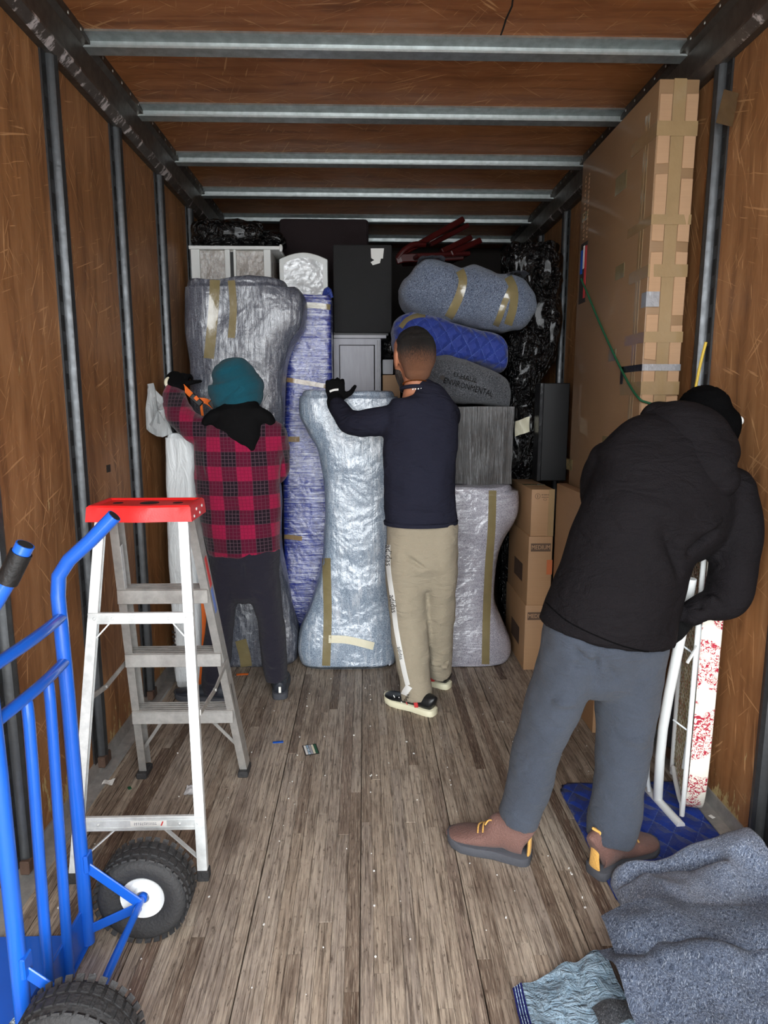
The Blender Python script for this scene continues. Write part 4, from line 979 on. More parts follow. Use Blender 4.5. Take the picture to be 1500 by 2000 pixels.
# white bagged mattress piece and torn sheet at the left wall
r = thing('bagged_board', 'long white package in plastic standing against the left wall', 'package', (-.93, 3.3, 0))
m = column([(846, 322, 372), (860, 318, 378), (1000, 322, 382), (1150, 328, 386), (1300, 338, 398), (1333, 342, 398)], 3.24, .17, ex=5, amp=.012, seed=51, top_round=.02)
m.build('wrapped_body', 'poly_white', r, True, None)
marks('lettering', U(340, 1248, Y=3.236), (0, 0, 1), (-1, 0, 0), .09, .022, 4, 'ink', r, 6)
ol = [(288, 750), (300, 748), (304, 762), (318, 776), (319, 784), (330, 800), (330, 815), (334, 838), (337, 846), (318, 854), (306, 852), (292, 844), (286, 838), (284, 800), (288, 770)]
sh_ = MB(); cc = V((308, 802, 0)); rings = []
for q in (1.0, .75, .5, .25, .02): rings.append([U(cc.x + (x - cc.x) * q, cc.y + (y - cc.y) * q, Y=3.24 - .03 * (1 - q) + .012 * math.sin(x * .35 + q * 5)) for x, y in ol])
sh_.loft(rings, cap=False); bmesh.ops.solidify(sh_.bm, geom=sh_.bm.faces[:], thickness=.003)
tag(sh_.build('plastic_sheet', 'poly_white', None), 'torn white plastic sheet hanging by the raised plaid sleeve', 'sheet')
# orange straps
rs = thing('ratchet_strap', 'orange ratchet strap with a black buckle held by the turbaned person', 'strap', U(385, 780, Y=3.3))
def flat(pts, w, mat, nm, par, up=(0, -1, 0)):
    m = MB(); P_ = [k[0] for k in catmull([(p_, ) for p_ in pts], 4)]; rows = []
    for i, p_ in enumerate(P_):
        t_ = (P_[min(i + 1, len(P_) - 1)] - P_[max(i - 1, 0)]).normalized(); s_ = t_.cross(V(up)).normalized() * w / 2
        rows.append([p_ - s_, p_ + s_, p_ + s_ + V(up) * .002, p_ - s_ + V(up) * .002])
    m.loft(rows); return m.build(nm, mat, par, False)
flat([U(356, 754, Y=3.34), U(368, 766, Y=3.33), U(378, 776, Y=3.32)], .026, 'orange_strap', 'webbing', rs)
flat([U(390, 782, Y=3.32), U(404, 784, Y=3.32), U(420, 796, Y=3.3)], .026, 'orange_strap', 'webbing', rs)
flat([U(393, 788, Y=3.32), U(394, 800, Y=3.33), U(396, 812, Y=3.34)], .012, 'orange_strap', 'webbing', rs)
MB().bar(U(374, 772, Y=3.31), U(394, 790, Y=3.31), .03, .02, (0, 1, 0)).bevel(.003, 1).build('buckle', 'black_plastic', rs)
MB().bar(U(381, 775, Y=3.295), U(387, 781, Y=3.295), .018, .01, (0, 1, 0)).build('buckle_tongue', 'orange_strap', rs)
MB().bar(U(410, 784, Y=3.29), U(424, 800, Y=3.29), .026, .012, (0, 1, 0)).bevel(.003, 1).build('handle', 'black_plastic', rs)
hs = flat([U(396, 1150, Y=3.24), U(400, 1200, Y=3.23), U(400, 1250, Y=3.23), U(396, 1310, Y=3.24), U(393, 1338, Z=.02)], .03, 'orange_strap', 'webbing_strap', None)
tag(hs, 'loose orange webbing strap hanging behind the step ladder', 'strap')
tag(flat([U(462, 1318, Z=.004), U(475, 1317, Z=.004), U(485, 1317, Z=.004)], .02, 'orange_strap', 'strap_end', None, (0, 0, 1)), 'short orange strap end on the floor by the wrapped sofa', 'strap')

# ------------------------------------------------------------ people
def hand(m, W, f, nrm, side=1, curl=.5, sc=1.0, spread=.0):
    """palm, four unequal fingers bent at the knuckles and a thumb; f wrist->knuckles, nrm back of hand, side towards the thumb"""
    f, nrm = V(f).normalized(), V(nrm); nrm = (nrm - f * nrm.dot(f)).normalized(); l = f.cross(nrm).normalized() * side
    m.limb([(W - f * .03 * sc, .026 * sc, .021 * sc), (W + f * .015 * sc, .031 * sc, .019 * sc), (W + f * .055 * sc, .041 * sc, .018 * sc), (W + f * .088 * sc, .039 * sc, .015 * sc)], nrm, 14, 3)
    for i, (ln, x) in enumerate(((.92, .031), (1.0, .0105), (.95, -.0105), (.76, -.031))):
        p = W + f * (.086 - .004 * abs(i - 1)) * sc + l * x * sc; d = (f + l * spread * (1.5 - i)).normalized(); K = [(p, .0098 * sc, .0098 * sc)]; ang = 0
        for j, L in enumerate((.043, .027, .021)):
            ang = curl * (.9, 1.15, .8)[j]; d = (Matrix.Rotation(-ang, 3, l * side) @ d); 
            p = p + d * L * ln * sc; K.append((p, (.0092, .0086, .0076)[j] * sc, (.0092, .0086, .0076)[j] * sc))
        m.limb(K, nrm, 10, 2)
    p = W + f * .025 * sc + l * .03 * sc; d = (f * .55 + l * .75 - nrm * .25).normalized(); K = [(p, .014 * sc, .013 * sc)]
    p = p + d * .042 * sc; K.append((p, .0115 * sc, .011 * sc)); d = (d * .6 + f * .6 - nrm * .45).normalized(); p = p + d * .032 * sc; K.append((p, .0095 * sc, .009 * sc)); p = p + d * .022 * sc; K.append((p, .008 * sc, .008 * sc))
    m.limb(K, nrm, 10, 2)
def rows(lst, dflt=.11):
    """(py, xl, xr, Y, half depth) -> limb keys"""
    out = []
    for r_ in lst:
        py, xl, xr, Y = r_[:4]; a, b = U(xl, py, Y=Y), U(xr, py, Y=Y); out.append(((a + b) / 2, (b.x - a.x) / 2, r_[4] if len(r_) > 4 else dflt))
    return out
def kp(px, py, Y, hw, hd=None): return (U(px, py, Y=Y), pxm(hw, Y), pxm(hw, Y) if hd is None else hd)
def shoe(par, heel, toe, L, style, lift=0):
    """heel and toe given as ground points; returns the parts"""
    h, d = V((heel[0], heel[1], 0)), V((toe[0] - heel[0], toe[1] - heel[1], 0)).normalized(); l = V((-d.y, d.x, 0)); W = .05 if style != 'boot' else .056
    prof = [(-.01, .4), (.02, .62), (.08, .74), (.2, .76), (.4, .74), (.62, .95), (.78, 1.0), (.9, .82), (.97, .5), (1.0, .2)]
    def out(s, z0, k=1.0):
        left = [h + d * (t * L) + l * (w * W * k) + V((0, 0, z0)) for t, w in prof]; right = [h + d * (t * L) - l * (w * W * k) + V((0, 0, z0)) for t, w in reversed(prof)]
        return left + right
    sh_ = .028 if style == 'boot' else .03
    so = MB().loft([out(0, .0, .96), out(0, .004 if lift == 0 else .004, 1.03), out(0, sh_, 1.03), out(0, sh_ + .002, .97)]).bevel(.003, 1, .9)
    so.disp(lambda p, n_: V((0, 0, .012 * max(0, ((p - h).dot(d) / L - .75) * 4) ** 2)))
    upm = MB(); tb = .16 if style == 'boot' else .1
    K = []
    for t, hw, top in ((.015, .42, tb * .93), (.05, .62, tb * .98), (.14, .72, tb), (.24, .72, tb * .98), (.36, .7, tb * .86), (.5, .76, .088 if style == 'boot' else .078), (.66, .9, .07 if style == 'boot' else .062), (.8, .92, .058 if style == 'boot' else .052), (.92, .72, .048), (.985, .36, .04)):
        K.append((h + d * (t * L) + V((0, 0, (sh_ + top) / 2 - .004)), W * hw, (top - sh_) / 2 + .004))
    upm.limb(K, (0, 0, 1), 20, 4, round0=False)
    mats = {'boot': ('leather_brown', 'sole_grey'), 'sneaker': ('shoe_black', 'sole_cream'), 'trainer': ('shoe_charcoal', 'sole_grey')}[style]
    root = upm.disp(lambda p, n_: n_ * .0015 * nz(p, 30)).build('shoe', mats[0], par, True, None)
    so.build('sole', mats[1], root, True, .8)
    if style == 'boot':
        MB().limb([(h + d * .004 + V((0, 0, .032)), .022, .006), (h + d * .003 + V((0, 0, .09)), .016, .006), (h + d * .008 + V((0, 0, .155)), .018, .006)], d, 12, 3).build('heel_strip', 'leather_tan', root)
        MB().tube([h + d * .01 + l * .012 + V((0, 0, .152)), h - d * .012 + V((0, 0, .168)), h + d * .01 - l * .012 + V((0, 0, .152))], .004, 8, 4).build('pull_loop', 'leather_tan', root)
        lc = MB()
        for t in (.42, .48, .54, .6): lc.tube([h + d * (t * L) + l * .03 + V((0, 0, .092 - (t - .42) * .1)), h + d * ((t + .02) * L) + V((0, 0, .108 - (t - .42) * .14)), h + d * (t * L) - l * .03 + V((0, 0, .092 - (t - .42) * .1))], .0028, 6, 3)
        lc.tube([h + d * (.42 * L) + V((0, 0, .11)), h + d * (.47 * L) + l * .03 + V((0, 0, .128)), h + d * (.5 * L) + l * .045 + V((0, 0, .118))], .0025, 6, 4); lc.build('laces', 'leather_tan', root)['kind'] = 'stuff'
    if style == 'sneaker':
        for t in (.45, .56, .67):
            MB().tube([h + d * (t * L) + l * (W * .97 * .8) + V((0, 0, .034)), h + d * ((t + .07) * L) + l * (W * .74) + V((0, 0, .058))], .0022, 6).build('side_line', 'ink_white' if t > .5 else 'ink_red', root)
        MB().bar(h + d * (.27 * L) + l * (W * .78) + V((0, 0, .034)), h + d * (.3 * L) + l * (W * .7) + V((0, 0, .062)), .02, .004, l).build('side_flash', 'ink_red', root)
    if style == 'trainer':
        MB().bar(h + d * .002 + V((0, 0, .036)), h + d * .004 + V((0, 0, .1)), .012, .004, d).bevel(.001, 1).build('reflective_strip', 'reflective', root)
    return root
def folds(sc=10, amp=.006, seed=0, stretch=(1, 1, 1)):
    return lambda p, n_: n_ * (amp * nz(V((p.x * stretch[0], p.y * stretch[1], p.z * stretch[2])), sc, seed) + amp * .45 * nz(p, sc * 2.6, seed + 5))
def creases(lines, base=None):
    """fold ridges: (point a, point b, width, height) segments pushed out along the normal"""
    L = [(V(a), V(b), w, h) for a, b, w, h in lines]
    def f(p, n_):
        d = base(p, n_) if base else V((0, 0, 0))
        for a, b, w, h in L:
            ab = b - a; t = max(0, min(1, (p - a).dot(ab) / ab.length_squared)); q = (p - (a + ab * t)).length
            if q < w * 3: d = d + n_ * (2.0 * h * math.exp(-(q / w) ** 2) * math.sin(math.pi * min(1, max(0, .15 + .7 * t))))
        return d
    return f

# ---- person in navy sweater and khaki trousers
P2 = thing('person', 'person in navy sweater and khaki track trousers gripping the centre bundle', 'person', (.3, 3.05, 0))
Yb = 3.05
torso = rows([(1021, 751, 893, Yb, .125), (985, 749, 892, Yb, .125), (930, 749, 890, Yb, .12), (870, 748, 894, Yb, .125), (820, 752, 896, Yb, .125), (792, 768, 894, Yb + .01, .105), (774, 790, 872, Yb + .02, .08), (764, 800, 852, Yb + .03, .06)])
armL = [kp(775, 818, Yb + .02, 32, .07), kp(745, 824, Yb + .03, 29), kp(705, 828, Yb + .08, 26), kp(682, 822, Yb + .14, 24), kp(665, 802, Yb + .22, 20), kp(656, 788, Yb + .3, 17)]
armR = [kp(868, 806, Yb + .03, 28, .07), kp(874, 815, Yb + .14, 24), kp(868, 830, Yb + .22, 21), kp(850, 812, Yb + .27, 17), kp(842, 800, Yb + .29, 15)]
wristL = U(655, 786, Y=Yb + .31); wristR = U(838, 792, Y=Yb + .3)
legL = rows([(1030, 755, 832, Yb, .11), (1090, 752, 830, Yb, .115), (1150, 754, 833, Yb, .1), (1210, 762, 836, Yb, .09), (1270, 768, 840, Yb - .02, .09), (1320, 779, 840, Yb - .04, .09), (1364, 783, 846, Yb - .06, .085)])
legR = rows([(1030, 815, 894, Yb, .11), (1090, 822, 894, Yb, .115), (1150, 829, 890, Yb + .02, .1), (1210, 830, 887, Yb + .05, .085), (1270, 831, 882, Yb + .09, .08), (1310, 835, 882, Yb + .13, .08)])
# one continuous body: head, neck, trunk, limbs, hands
head = U(806, 700, Y=Yb + .06); hx = V((-.42, .9, 0)).normalized()          # facing away and to the left
bd = MB()
nk = U(812, 765, Y=Yb + .04)
bd.limb([(nk - V((0, 0, .06)), .07, .06), (nk, .058, .06), (nk + V((0, .01, .06)), .054, .06), (head + V((0, 0, -.03)), .056, .06)])
bd.xform(Matrix.Identity(4))
def skull(m, c, fdir, s=1.0):
    """cranium, face, jaw, nose and ears about a centre, looking along fdir"""
    fd = V(fdir).normalized(); sd = V((0, 0, 1)).cross(fd)
    def at(a, b, z): return c + fd * a * s + sd * b * s + V((0, 0, z * s))
    m.limb([(at(-.03, 0, .0), .072 * s, .085 * s), (at(.0, 0, .045), .078 * s, .098 * s), (at(.0, 0, .06), .066 * s, .084 * s)], fd)
    m.limb([(at(.035, 0, .05), .068 * s, .055 * s), (at(.045, 0, -.02), .062 * s, .05 * s), (at(.05, 0, -.075), .046 * s, .042 * s), (at(.062, 0, -.105), .028 * s, .03 * s)], fd)
    m.limb([(at(.095, 0, .02), .009 * s, .01 * s), (at(.108, 0, -.02), .013 * s, .012 * s), (at(.1, 0, -.03), .016 * s, .01 * s)], fd)
    m.limb([(at(.088, .016, -.062), .006 * s, .006 * s), (at(.094, 0, -.06), .008 * s, .007 * s), (at(.088, -.016, -.062), .006 * s, .006 * s)], (0, 0, 1))
    for q in (-1, 1):
        m.ball(at(.082, q * .031, .018), .013 * s, 10, 8)
        m.limb([(at(.004, q * .078, .028), .016 * s, .007 * s), (at(-.008, q * .086, .012), .018 * s, .007 * s), (at(.002, q * .08, -.018), .012 * s, .006 * s), (at(.008, q * .074, -.034), .008 * s, .006 * s)], sd)
skull(bd, head, hx, 1.08)
def leg_in(k, q, ank):
    return [(a, b * q, c * q) for a, b, c in k[:-1]] + [(ank + V((0, 0, .13)), .03, .034), (ank + V((0, 0, .07)), .026, .03)]
def shrink(k, q=.86): return [(a, b * q, c * q) for a, b, c in k]
bd.limb(shrink(torso)); bd.limb(shrink(armL)); bd.limb(shrink(armR), (0, 0, 1)); bd.limb(leg_in(legL, .72, U(820, 1389, Z=0) + V((0, .07, 0)))); bd.limb(leg_in(legR, .72, U(858, 1338, Z=0)))
hand(bd, wristL, (-.02, .42, .9), (.05, -.85, .4), 1, .9, .6); hand(bd, wristR, (-.3, .6, .55), (.1, -.75, .5), -1, .7, .6)
remesh(bd, 'body', 'skin', P2, .0065, 4)
sw = MB(); sw.limb(torso, n=28, round0=False); sw.limb(armL, (0, 0, 1)); sw.limb(armR, (0, 0, 1))
fl_ = creases([(U(752, 870, Y=2.93), U(790, 950, Y=2.93), .012, .010), (U(800, 905, Y=2.92), U(868, 945, Y=2.92), .014, -.010), (U(760, 985, Y=2.92), U(880, 1000, Y=2.92), .012, .007), (U(850, 960, Y=2.92), U(892, 985, Y=2.92), .01, .008),
    (U(720, 806, Y=2.98), U(735, 850, Y=2.98), .009, -.009), (U(700, 806, Y=3.02), U(712, 852, Y=3.02), .008, .007), (U(670, 800, Y=3.1), U(700, 835, Y=3.05), .008, -.007), (U(775, 800, Y=2.95), U(765, 850, Y=2.95), .01, -.008)], folds(9, .007, 3))
S2 = remesh(sw, 'sweater', 'navy_knit', P2, .0075, 6, fl_)
rib = MB(); K = rows([(1016, 749, 895, Yb, .13), (1023, 750, 894, Yb, .13)]); rib.limb(K, n=36, sub=2, round0=False, round1=False); rib.build('hem_rib', 'navy_knit', S2, True, .8)
nc = MB(); ang = [2 * math.pi * i / 30 for i in range(31)]
nc.tube([nk + V((.066 * math.cos(a), .066 * math.sin(a), .012 - .012 * math.sin(a))) for a in ang], .009, 8); nc.build('collar', 'navy_knit', S2)
marks('collar_print', nk + V((.012, -.0765, .012)), (1, 0, .06), (0, 0, 1), .075, .009, 6, 'ink_white', S2, 9)
ck = MB()
for i in range(60):
    a = 2 * math.pi * i / 60; ck.ball(nk + V((.0605 * math.cos(a) + .002, .0605 * math.sin(a), .034 - .016 * math.sin(a))), .0032, 6, 5)
ck.build('neck_chain', 'gold', P2)['kind'] = 'stuff'
tr = MB(); tr.limb(rows([(1005, 756, 890, Yb, .115), (1050, 753, 894, Yb, .12), (1095, 753, 894, Yb, .12), (1118, 764, 884, Yb, .1)]), n=28); tr.limb(legL, n=22, round1=False); tr.limb(legR, n=22, round1=False)
ft = creases([(U(790, 1085, Y=2.93), U(826, 1110, Y=2.93), .009, -.012), (U(762, 1055, Y=2.93), U(780, 1095, Y=2.93), .008, -.008), (U(765, 1120, Y=2.93), U(822, 1155, Y=2.93), .009, -.009), (U(775, 1165, Y=2.94), U(826, 1195, Y=2.94), .009, -.009), (U(790, 1230, Y=2.94), U(826, 1260, Y=2.94), .01, .007),
    (U(783, 1345, Y=2.9), U(842, 1335, Y=2.9), .012, .012), (U(783, 1362, Y=2.9), U(842, 1352, Y=2.9), .008, -.009), (U(836, 1290, Y=3.08), U(880, 1305, Y=3.08), .009, .010), (U(836, 1308, Y=3.08), U(880, 1292, Y=3.08), .007, -.01), (U(836, 1225, Y=3.0), U(884, 1215, Y=3.0), .009, .006), (U(829, 1060, Y=2.92), U(829, 1118, Y=2.92), .007, -.010)], folds(8, .008, 9))
T2 = remesh(tr, 'trousers', 'khaki_cloth', P2, .0075, 5, ft); t2 = bvh(T2)
side = [(762, 1022), (759, 1060), (759, 1100), (762, 1130), (769, 1180), (774, 1225), (782, 1270), (790, 1310), (797, 1338)]
st_ = strip_on('side_stripe', t2, side, 9, 'paper_white', T2, .0025, 80)
foot_ = strip_on('side_stripe', t2, [(800, 1340), (792, 1352), (788, 1364), (792, 1372)], 13, 'paper_white', T2, .0025, 16)
def stripe_text(p0, p1, sz, nm='lettering'):
    a, b = hit(t2, *p0), hit(t2, *p1)
    if a and b:
        x = (b - a).normalized(); yv = V((0, -1, 0)).cross(x); yv = yv if yv.x > 0 else -yv
        text(nm, 'adidas', sz, (a + b) / 2 + V((0, -.05, 0)), x, yv, 'ink', T2, .0002, t2, .0042, ray((p0[0] + p1[0]) / 2, (p0[1] + p1[1]) / 2).normalized())
stripe_text((759, 1050), (760, 1110), .04); stripe_text((764, 1145), (772, 1200), .036); stripe_text((778, 1250), (785, 1285), .024); stripe_text((799, 1345), (789, 1366), .024)
gl = MB(); hand(gl, wristL, (-.02, .42, .9), (.05, -.85, .4), 1, .8, 1.22); gl.limb([kp(657, 793, Yb + .27, 17), kp(655, 784, Yb + .31, 17)])
G = remesh(gl, 'glove', 'glove_black', P2, .0045, 3); tg = bvh(G)
strip_on('glove_print', tg, [(644, 765), (652, 762), (661, 761)], 4, 'ink_white', G, .0015, 10)
strip_on('glove_tag', tg, [(654, 785), (654, 791)], 5, 'ink_white', G, .0015, 4)
gl = MB(); hand(gl, wristR, (-.3, .6, .55), (.1, -.75, .5), -1, .7, 1.08); remesh(gl, 'glove', 'glove_black', P2, .0055, 3)
# hair: dark cap, faded sides and beard
sdv = V((0, 0, 1)).cross(hx); hr = MB()
def hat(a, b, z): return head + hx * a + sdv * b + V((0, 0, z))
hr.limb([(hat(-.045, 0, .015), .088, .078), (hat(-.02, 0, .035), .092, .11), (hat(-.01, 0, .06), .08, .1)], hx)
remesh(hr, 'hair', 'hair_faded', P2, .006, 4, lambda p, n_: n_ * .004 * nz(V((p.x, p.y, p.z * .4)), 60))
hf = MB(); hf.limb([(hat(-.045, 0, -.055), .066, .058), (hat(-.046, 0, -.01), .084, .082), (hat(-.036, 0, .04), .09, .09)], hx); remesh(hf, 'faded_hair', 'hair_faded', P2, .006, 3)
be = MB(); be.limb([(hat(.052, 0, -.055), .063, .05), (hat(.058, 0, -.09), .052, .048), (hat(.066, 0, -.13), .03, .032)], hx); remesh(be, 'beard', 'hair', P2, .006, 3)
shoe(P2, U(849, 1398, Z=0), U(757, 1368, Z=0), .285, 'sneaker'); shoe(P2, U(878, 1345, Z=0), U(806, 1325, Z=0), .28, 'sneaker')

# ---- person in turban and plaid jacket
P1 = thing('person', 'person in teal turban and red plaid jacket tightening a strap', 'person', (-.6, 3.15, 0))
Yp = 3.15
torso = rows([(1078, 408, 547, Yp, .13), (1030, 396, 548, Yp, .13), (980, 386, 548, Yp, .125), (930, 380, 547, Yp, .12), (880, 380, 552, Yp, .12), (850, 388, 553, Yp, .115), (826, 408, 536, Yp + .01, .09), (808, 430, 508, Yp + .03, .065)])
armL = [kp(408, 846, Yp + .0, 28, .075), kp(382, 836, Yp + .02, 28), kp(357, 816, Yp + .06, 27), kp(345, 796, Yp + .1, 25), kp(341, 776, Yp + .15, 21), kp(343, 760, Yp + .2, 18)]
armR = [kp(534, 850, Yp + .0, 26, .075), kp(544, 885, Yp + .06, 23), kp(540, 925, Yp + .12, 20), kp(515, 910, Yp + .19, 17), kp(498, 895, Yp + .2, 15)]
wL, wR = U(344, 757, Y=Yp + .21), U(492, 890, Y=Yp + .2)
legL = rows([(1085, 410, 482, Yp, .11), (1130, 408, 474, Yp, .11), (1200, 404, 458, Yp - .01, .09), (1270, 398, 452, Yp - .02, .085), (1320, 394, 442, Yp - .03, .085), (1352, 396, 440, Yp - .04, .08)])
legR = rows([(1085, 470, 547, Yp, .11), (1130, 474, 547, Yp, .11), (1200, 500, 553, Yp, .09), (1270, 508, 560, Yp - .0, .085), (1325, 519, 563, Yp + .0, .085)])
head1 = U(460, 762, Y=Yp + .06); nk1 = U(462, 806, Y=Yp + .04); f1 = V((-.35, .93, -.05)).normalized()
bd = MB(); skull(bd, head1, f1); bd.limb([(nk1 - V((0, 0, .06)), .065, .06), (nk1, .056, .058), (head1 + V((0, 0, -.02)), .056, .06)])
bd.limb(shrink(torso)); bd.limb(shrink(armL)); bd.limb(shrink(armR), (0, 0, 1)); bd.limb(leg_in(legL, .74, U(419, 1369, Z=0) + V((0, .04, 0)))); bd.limb(leg_in(legR, .74, U(547, 1356, Z=0)))
hand(bd, wL, (.05, .7, .55), (-.1, -.5, .8), 1, .6, .6); hand(bd, wR, (-.8, .2, .3), (.1, -.5, .8), -1, .6, .6)
remesh(bd, 'body', 'skin', P1, .007, 4)
jk = MB(); jk.limb(torso, n=28, round0=False); jk.limb(armL, (0, 0, 1)); jk.limb(armR, (0, 0, 1))
jf = creases([(U(335, 790, Y=3.1), U(372, 800, Y=3.1), .010, -.010), (U(340, 775, Y=3.15), U(366, 782, Y=3.15), .009, -.008), (U(350, 815, Y=3.05), U(385, 800, Y=3.05), .010, .009), (U(400, 960, Y=3.02), U(540, 985, Y=3.02), .014, .010), (U(440, 1000, Y=3.02), U(530, 985, Y=3.02), .012, -.009), (U(545, 870, Y=3.05), U(535, 960, Y=3.03), .01, -.010), (U(395, 870, Y=3.05), U(405, 930, Y=3.05), .012, .008)], folds(9, .008, 21))
J1 = remesh(jk, 'jacket', 'plaid', P1, .0075, 5, jf)
ho = MB(); ho.limb(rows([(806, 420, 512, Yp + .0, .085), (824, 408, 528, Yp - .03, .09), (846, 432, 526, Yp - .055, .075), (862, 462, 516, Yp - .075, .055), (876, 484, 504, Yp - .085, .035)]), n=24)
ho.limb([(U(410, 822, Y=Yp - .02), .03, .05), (U(425, 810, Y=Yp - .04), .03, .05), (U(470, 806, Y=Yp - .06), .028, .05), (U(515, 812, Y=Yp - .03), .03, .05), (U(526, 826, Y=Yp), .03, .05)], (0, 1, 0))
remesh(ho, 'hood', 'black_fleece', J1, .007, 5, folds(12, .006, 2))
tr = MB(); tr.limb(rows([(1065, 412, 546, Yp, .12), (1100, 410, 547, Yp, .12), (1140, 414, 545, Yp, .1)]), n=28); tr.limb(legL, n=20, round1=False); tr.limb(legR, n=20, round1=False)
T1 = remesh(tr, 'trousers', 'dark_trousers', P1, .0075, 5, creases([(U(475, 1100, Y=3.03), U(475, 1145, Y=3.03), .008, -.01), (U(522, 1300, Y=3.06), U(560, 1310, Y=3.06), .01, .01), (U(522, 1316, Y=3.06), U(560, 1296, Y=3.06), .008, -.008), (U(398, 1330, Y=3.03), U(440, 1338, Y=3.03), .012, .01), (U(500, 1160, Y=3.05), U(545, 1180, Y=3.05), .01, -.006)], folds(8, .008, 5)))
tu = MB(); c = U(460, 757, Y=Yp + .05)
tu.limb([(c + V((-.01, .02, -.07)), .098, .1), (c + V((0, .0, -.035)), .12, .135), (c + V((.004, 0, .01)), .124, .142), (c + V((-.002, 0, .036)), .102, .12)], (0, 1, 0), 26)
def wrap(p, n_):
    q = p - c; u_ = q.x * .72 + q.z * .7; w_ = q.z * .75 - q.x * .66
    return n_ * (.006 * abs(math.sin((w_ * 46) + 1.5 * math.sin(u_ * 12))) + (-.010 * math.exp(-((w_ + .035) / .008) ** 2) if u_ < .04 else 0) + .003 * nz(p, 18))
remesh(tu, 'turban', 'teal_cotton', P1, .0055, 4, wrap)
gl = MB(); hand(gl, wL, (.05, .7, .55), (-.1, -.5, .8), 1, .6, 1.08); gl.limb([kp(343, 764, Yp + .17, 17), kp(344, 752, Yp + .22, 18), kp(342, 742, Yp + .25, 17)])
g1 = remesh(gl, 'glove', 'glove_black', P1, .005, 3)
MB().tube([U(330, 758, Y=Yp + .17), U(324, 750, Y=Yp + .17), U(325, 742, Y=Yp + .17), U(329, 737, Y=Yp + .18)], [.005, .008, .008, .004], 8, 3).build('cuff_tag', 'tape_white', g1)
gl = MB(); hand(gl, wR, (-.8, .2, .3), (.1, -.5, .8), -1, .6, 1.08); remesh(gl, 'glove', 'glove_black', P1, .006, 3)
shoe(P1, U(547, 1367, Z=0), U(549, 1325, Z=0), .285, 'trainer'); shoe(P1, U(446, 1372, Z=0), U(365, 1364, Z=0), .28, 'trainer')

# ---- person in black jacket bending to the ironing board
P3 = thing('person', 'person in black hooded jacket and beanie stooping over the ironing board', 'person', (.65, 1.95, 0))
Yq = 1.92
def row2(l): return [((U(x0, y0, Y=Y) + U(x1, y1, Y=Y)) / 2, (U(x0, y0, Y=Y) - U(x1, y1, Y=Y)).length / 2, hd) for x0, y0, x1, y1, Y, hd in l]
torso = row2([(1066, 1180, 1302, 1282, Yq, .16), (1085, 1130, 1308, 1225, Yq + .0, .17), (1112, 1065, 1326, 1150, Yq + .01, .17), (1130, 1000, 1356, 1075, Yq + .02, .165), (1148, 930, 1432, 1020, Yq + .04, .16), (1180, 880, 1450, 965, Yq + .07, .145), (1235, 850, 1440, 925, Yq + .1, .12), (1290, 838, 1425, 885, Yq + .13, .09)])
armR = [kp(1416, 965, Yq + .06, 54, .11), kp(1434, 1020, Yq + .03, 48, .095), kp(1432, 1085, Yq + .0, 46, .085), kp(1426, 1145, Yq - .02, 44, .08), kp(1408, 1178, Yq - .03, 36, .07), kp(1376, 1186, Yq - .04, 27, .055), kp(1350, 1198, Yq - .03, 22, .05)]
armL = [kp(1190, 915, Yq + .1, 42, .09), kp(1168, 960, Yq + .22, 36), kp(1190, 1040, Yq + .34, 30), kp(1250, 1080, Yq + .36, 26), kp(1310, 1090, Yq + .36, 22)]
wR, wL = U(1345, 1204, Y=Yq - .02), U(1318, 1092, Y=Yq + .36)
legL = row2([(1072, 1200, 1180, 1240, Yq + .0, .13), (1058, 1270, 1162, 1305, Yq + .01, .125), (1038, 1345, 1130, 1375, Yq + .01, .11), (1016, 1425, 1098, 1450, Yq + .01, .1), (998, 1500, 1078, 1520, Yq + .0, .09), (982, 1560, 1058, 1578, Yq - .01, .08), (974, 1592, 1051, 1606, Yq - .01, .08)])
legR = row2([(1165, 1235, 1300, 1265, Yq + .0, .13), (1167, 1300, 1292, 1310, Yq + .01, .125), (1168, 1390, 1276, 1395, Yq + .01, .11), (1165, 1470, 1264, 1475, Yq - .01, .1), (1158, 1550, 1252, 1555, Yq - .03, .09), (1149, 1605, 1243, 1608, Yq - .05, .085), (1148, 1640, 1234, 1640, Yq - .06, .08)])
head3 = U(1388, 822, Y=Yq + .2); f3 = V((.5, .78, -.4)).normalized()
bd = MB(); skull(bd, head3 + V((-.005, 0, -.02)), f3, .88); nk3 = U(1362, 872, Y=Yq + .15); bd.limb([(U(1330, 915, Y=Yq + .1), .07, .06), (nk3, .06, .06), (head3 + V((-.01, -.01, -.03)), .058, .06)])
bd.limb(shrink(torso, .74)); bd.limb(shrink(armR, .7)); bd.limb(shrink(armL, .74)); bd.limb(leg_in([(a + V((0, .02, 0)), b, c) for a, b, c in legL], .66, U(1004, 1673, Z=0))); bd.limb(leg_in([(a + V((0, .02, 0)), b, c) for a, b, c in legR], .66, U(1186, 1700, Z=0)))
hand(bd, wR, (-.55, .25, -.6), (-.3, -.9, .1), 1, .75, .6); hand(bd, wL, (.6, .5, -.2), (0, -.2, .9), -1, .6, .6)
remesh(bd, 'body', 'skin', P3, .008, 4)
jk = MB(); jk.limb(torso, n=32, round0=False); jk.limb(armR, n=22); jk.limb(armL, n=20)
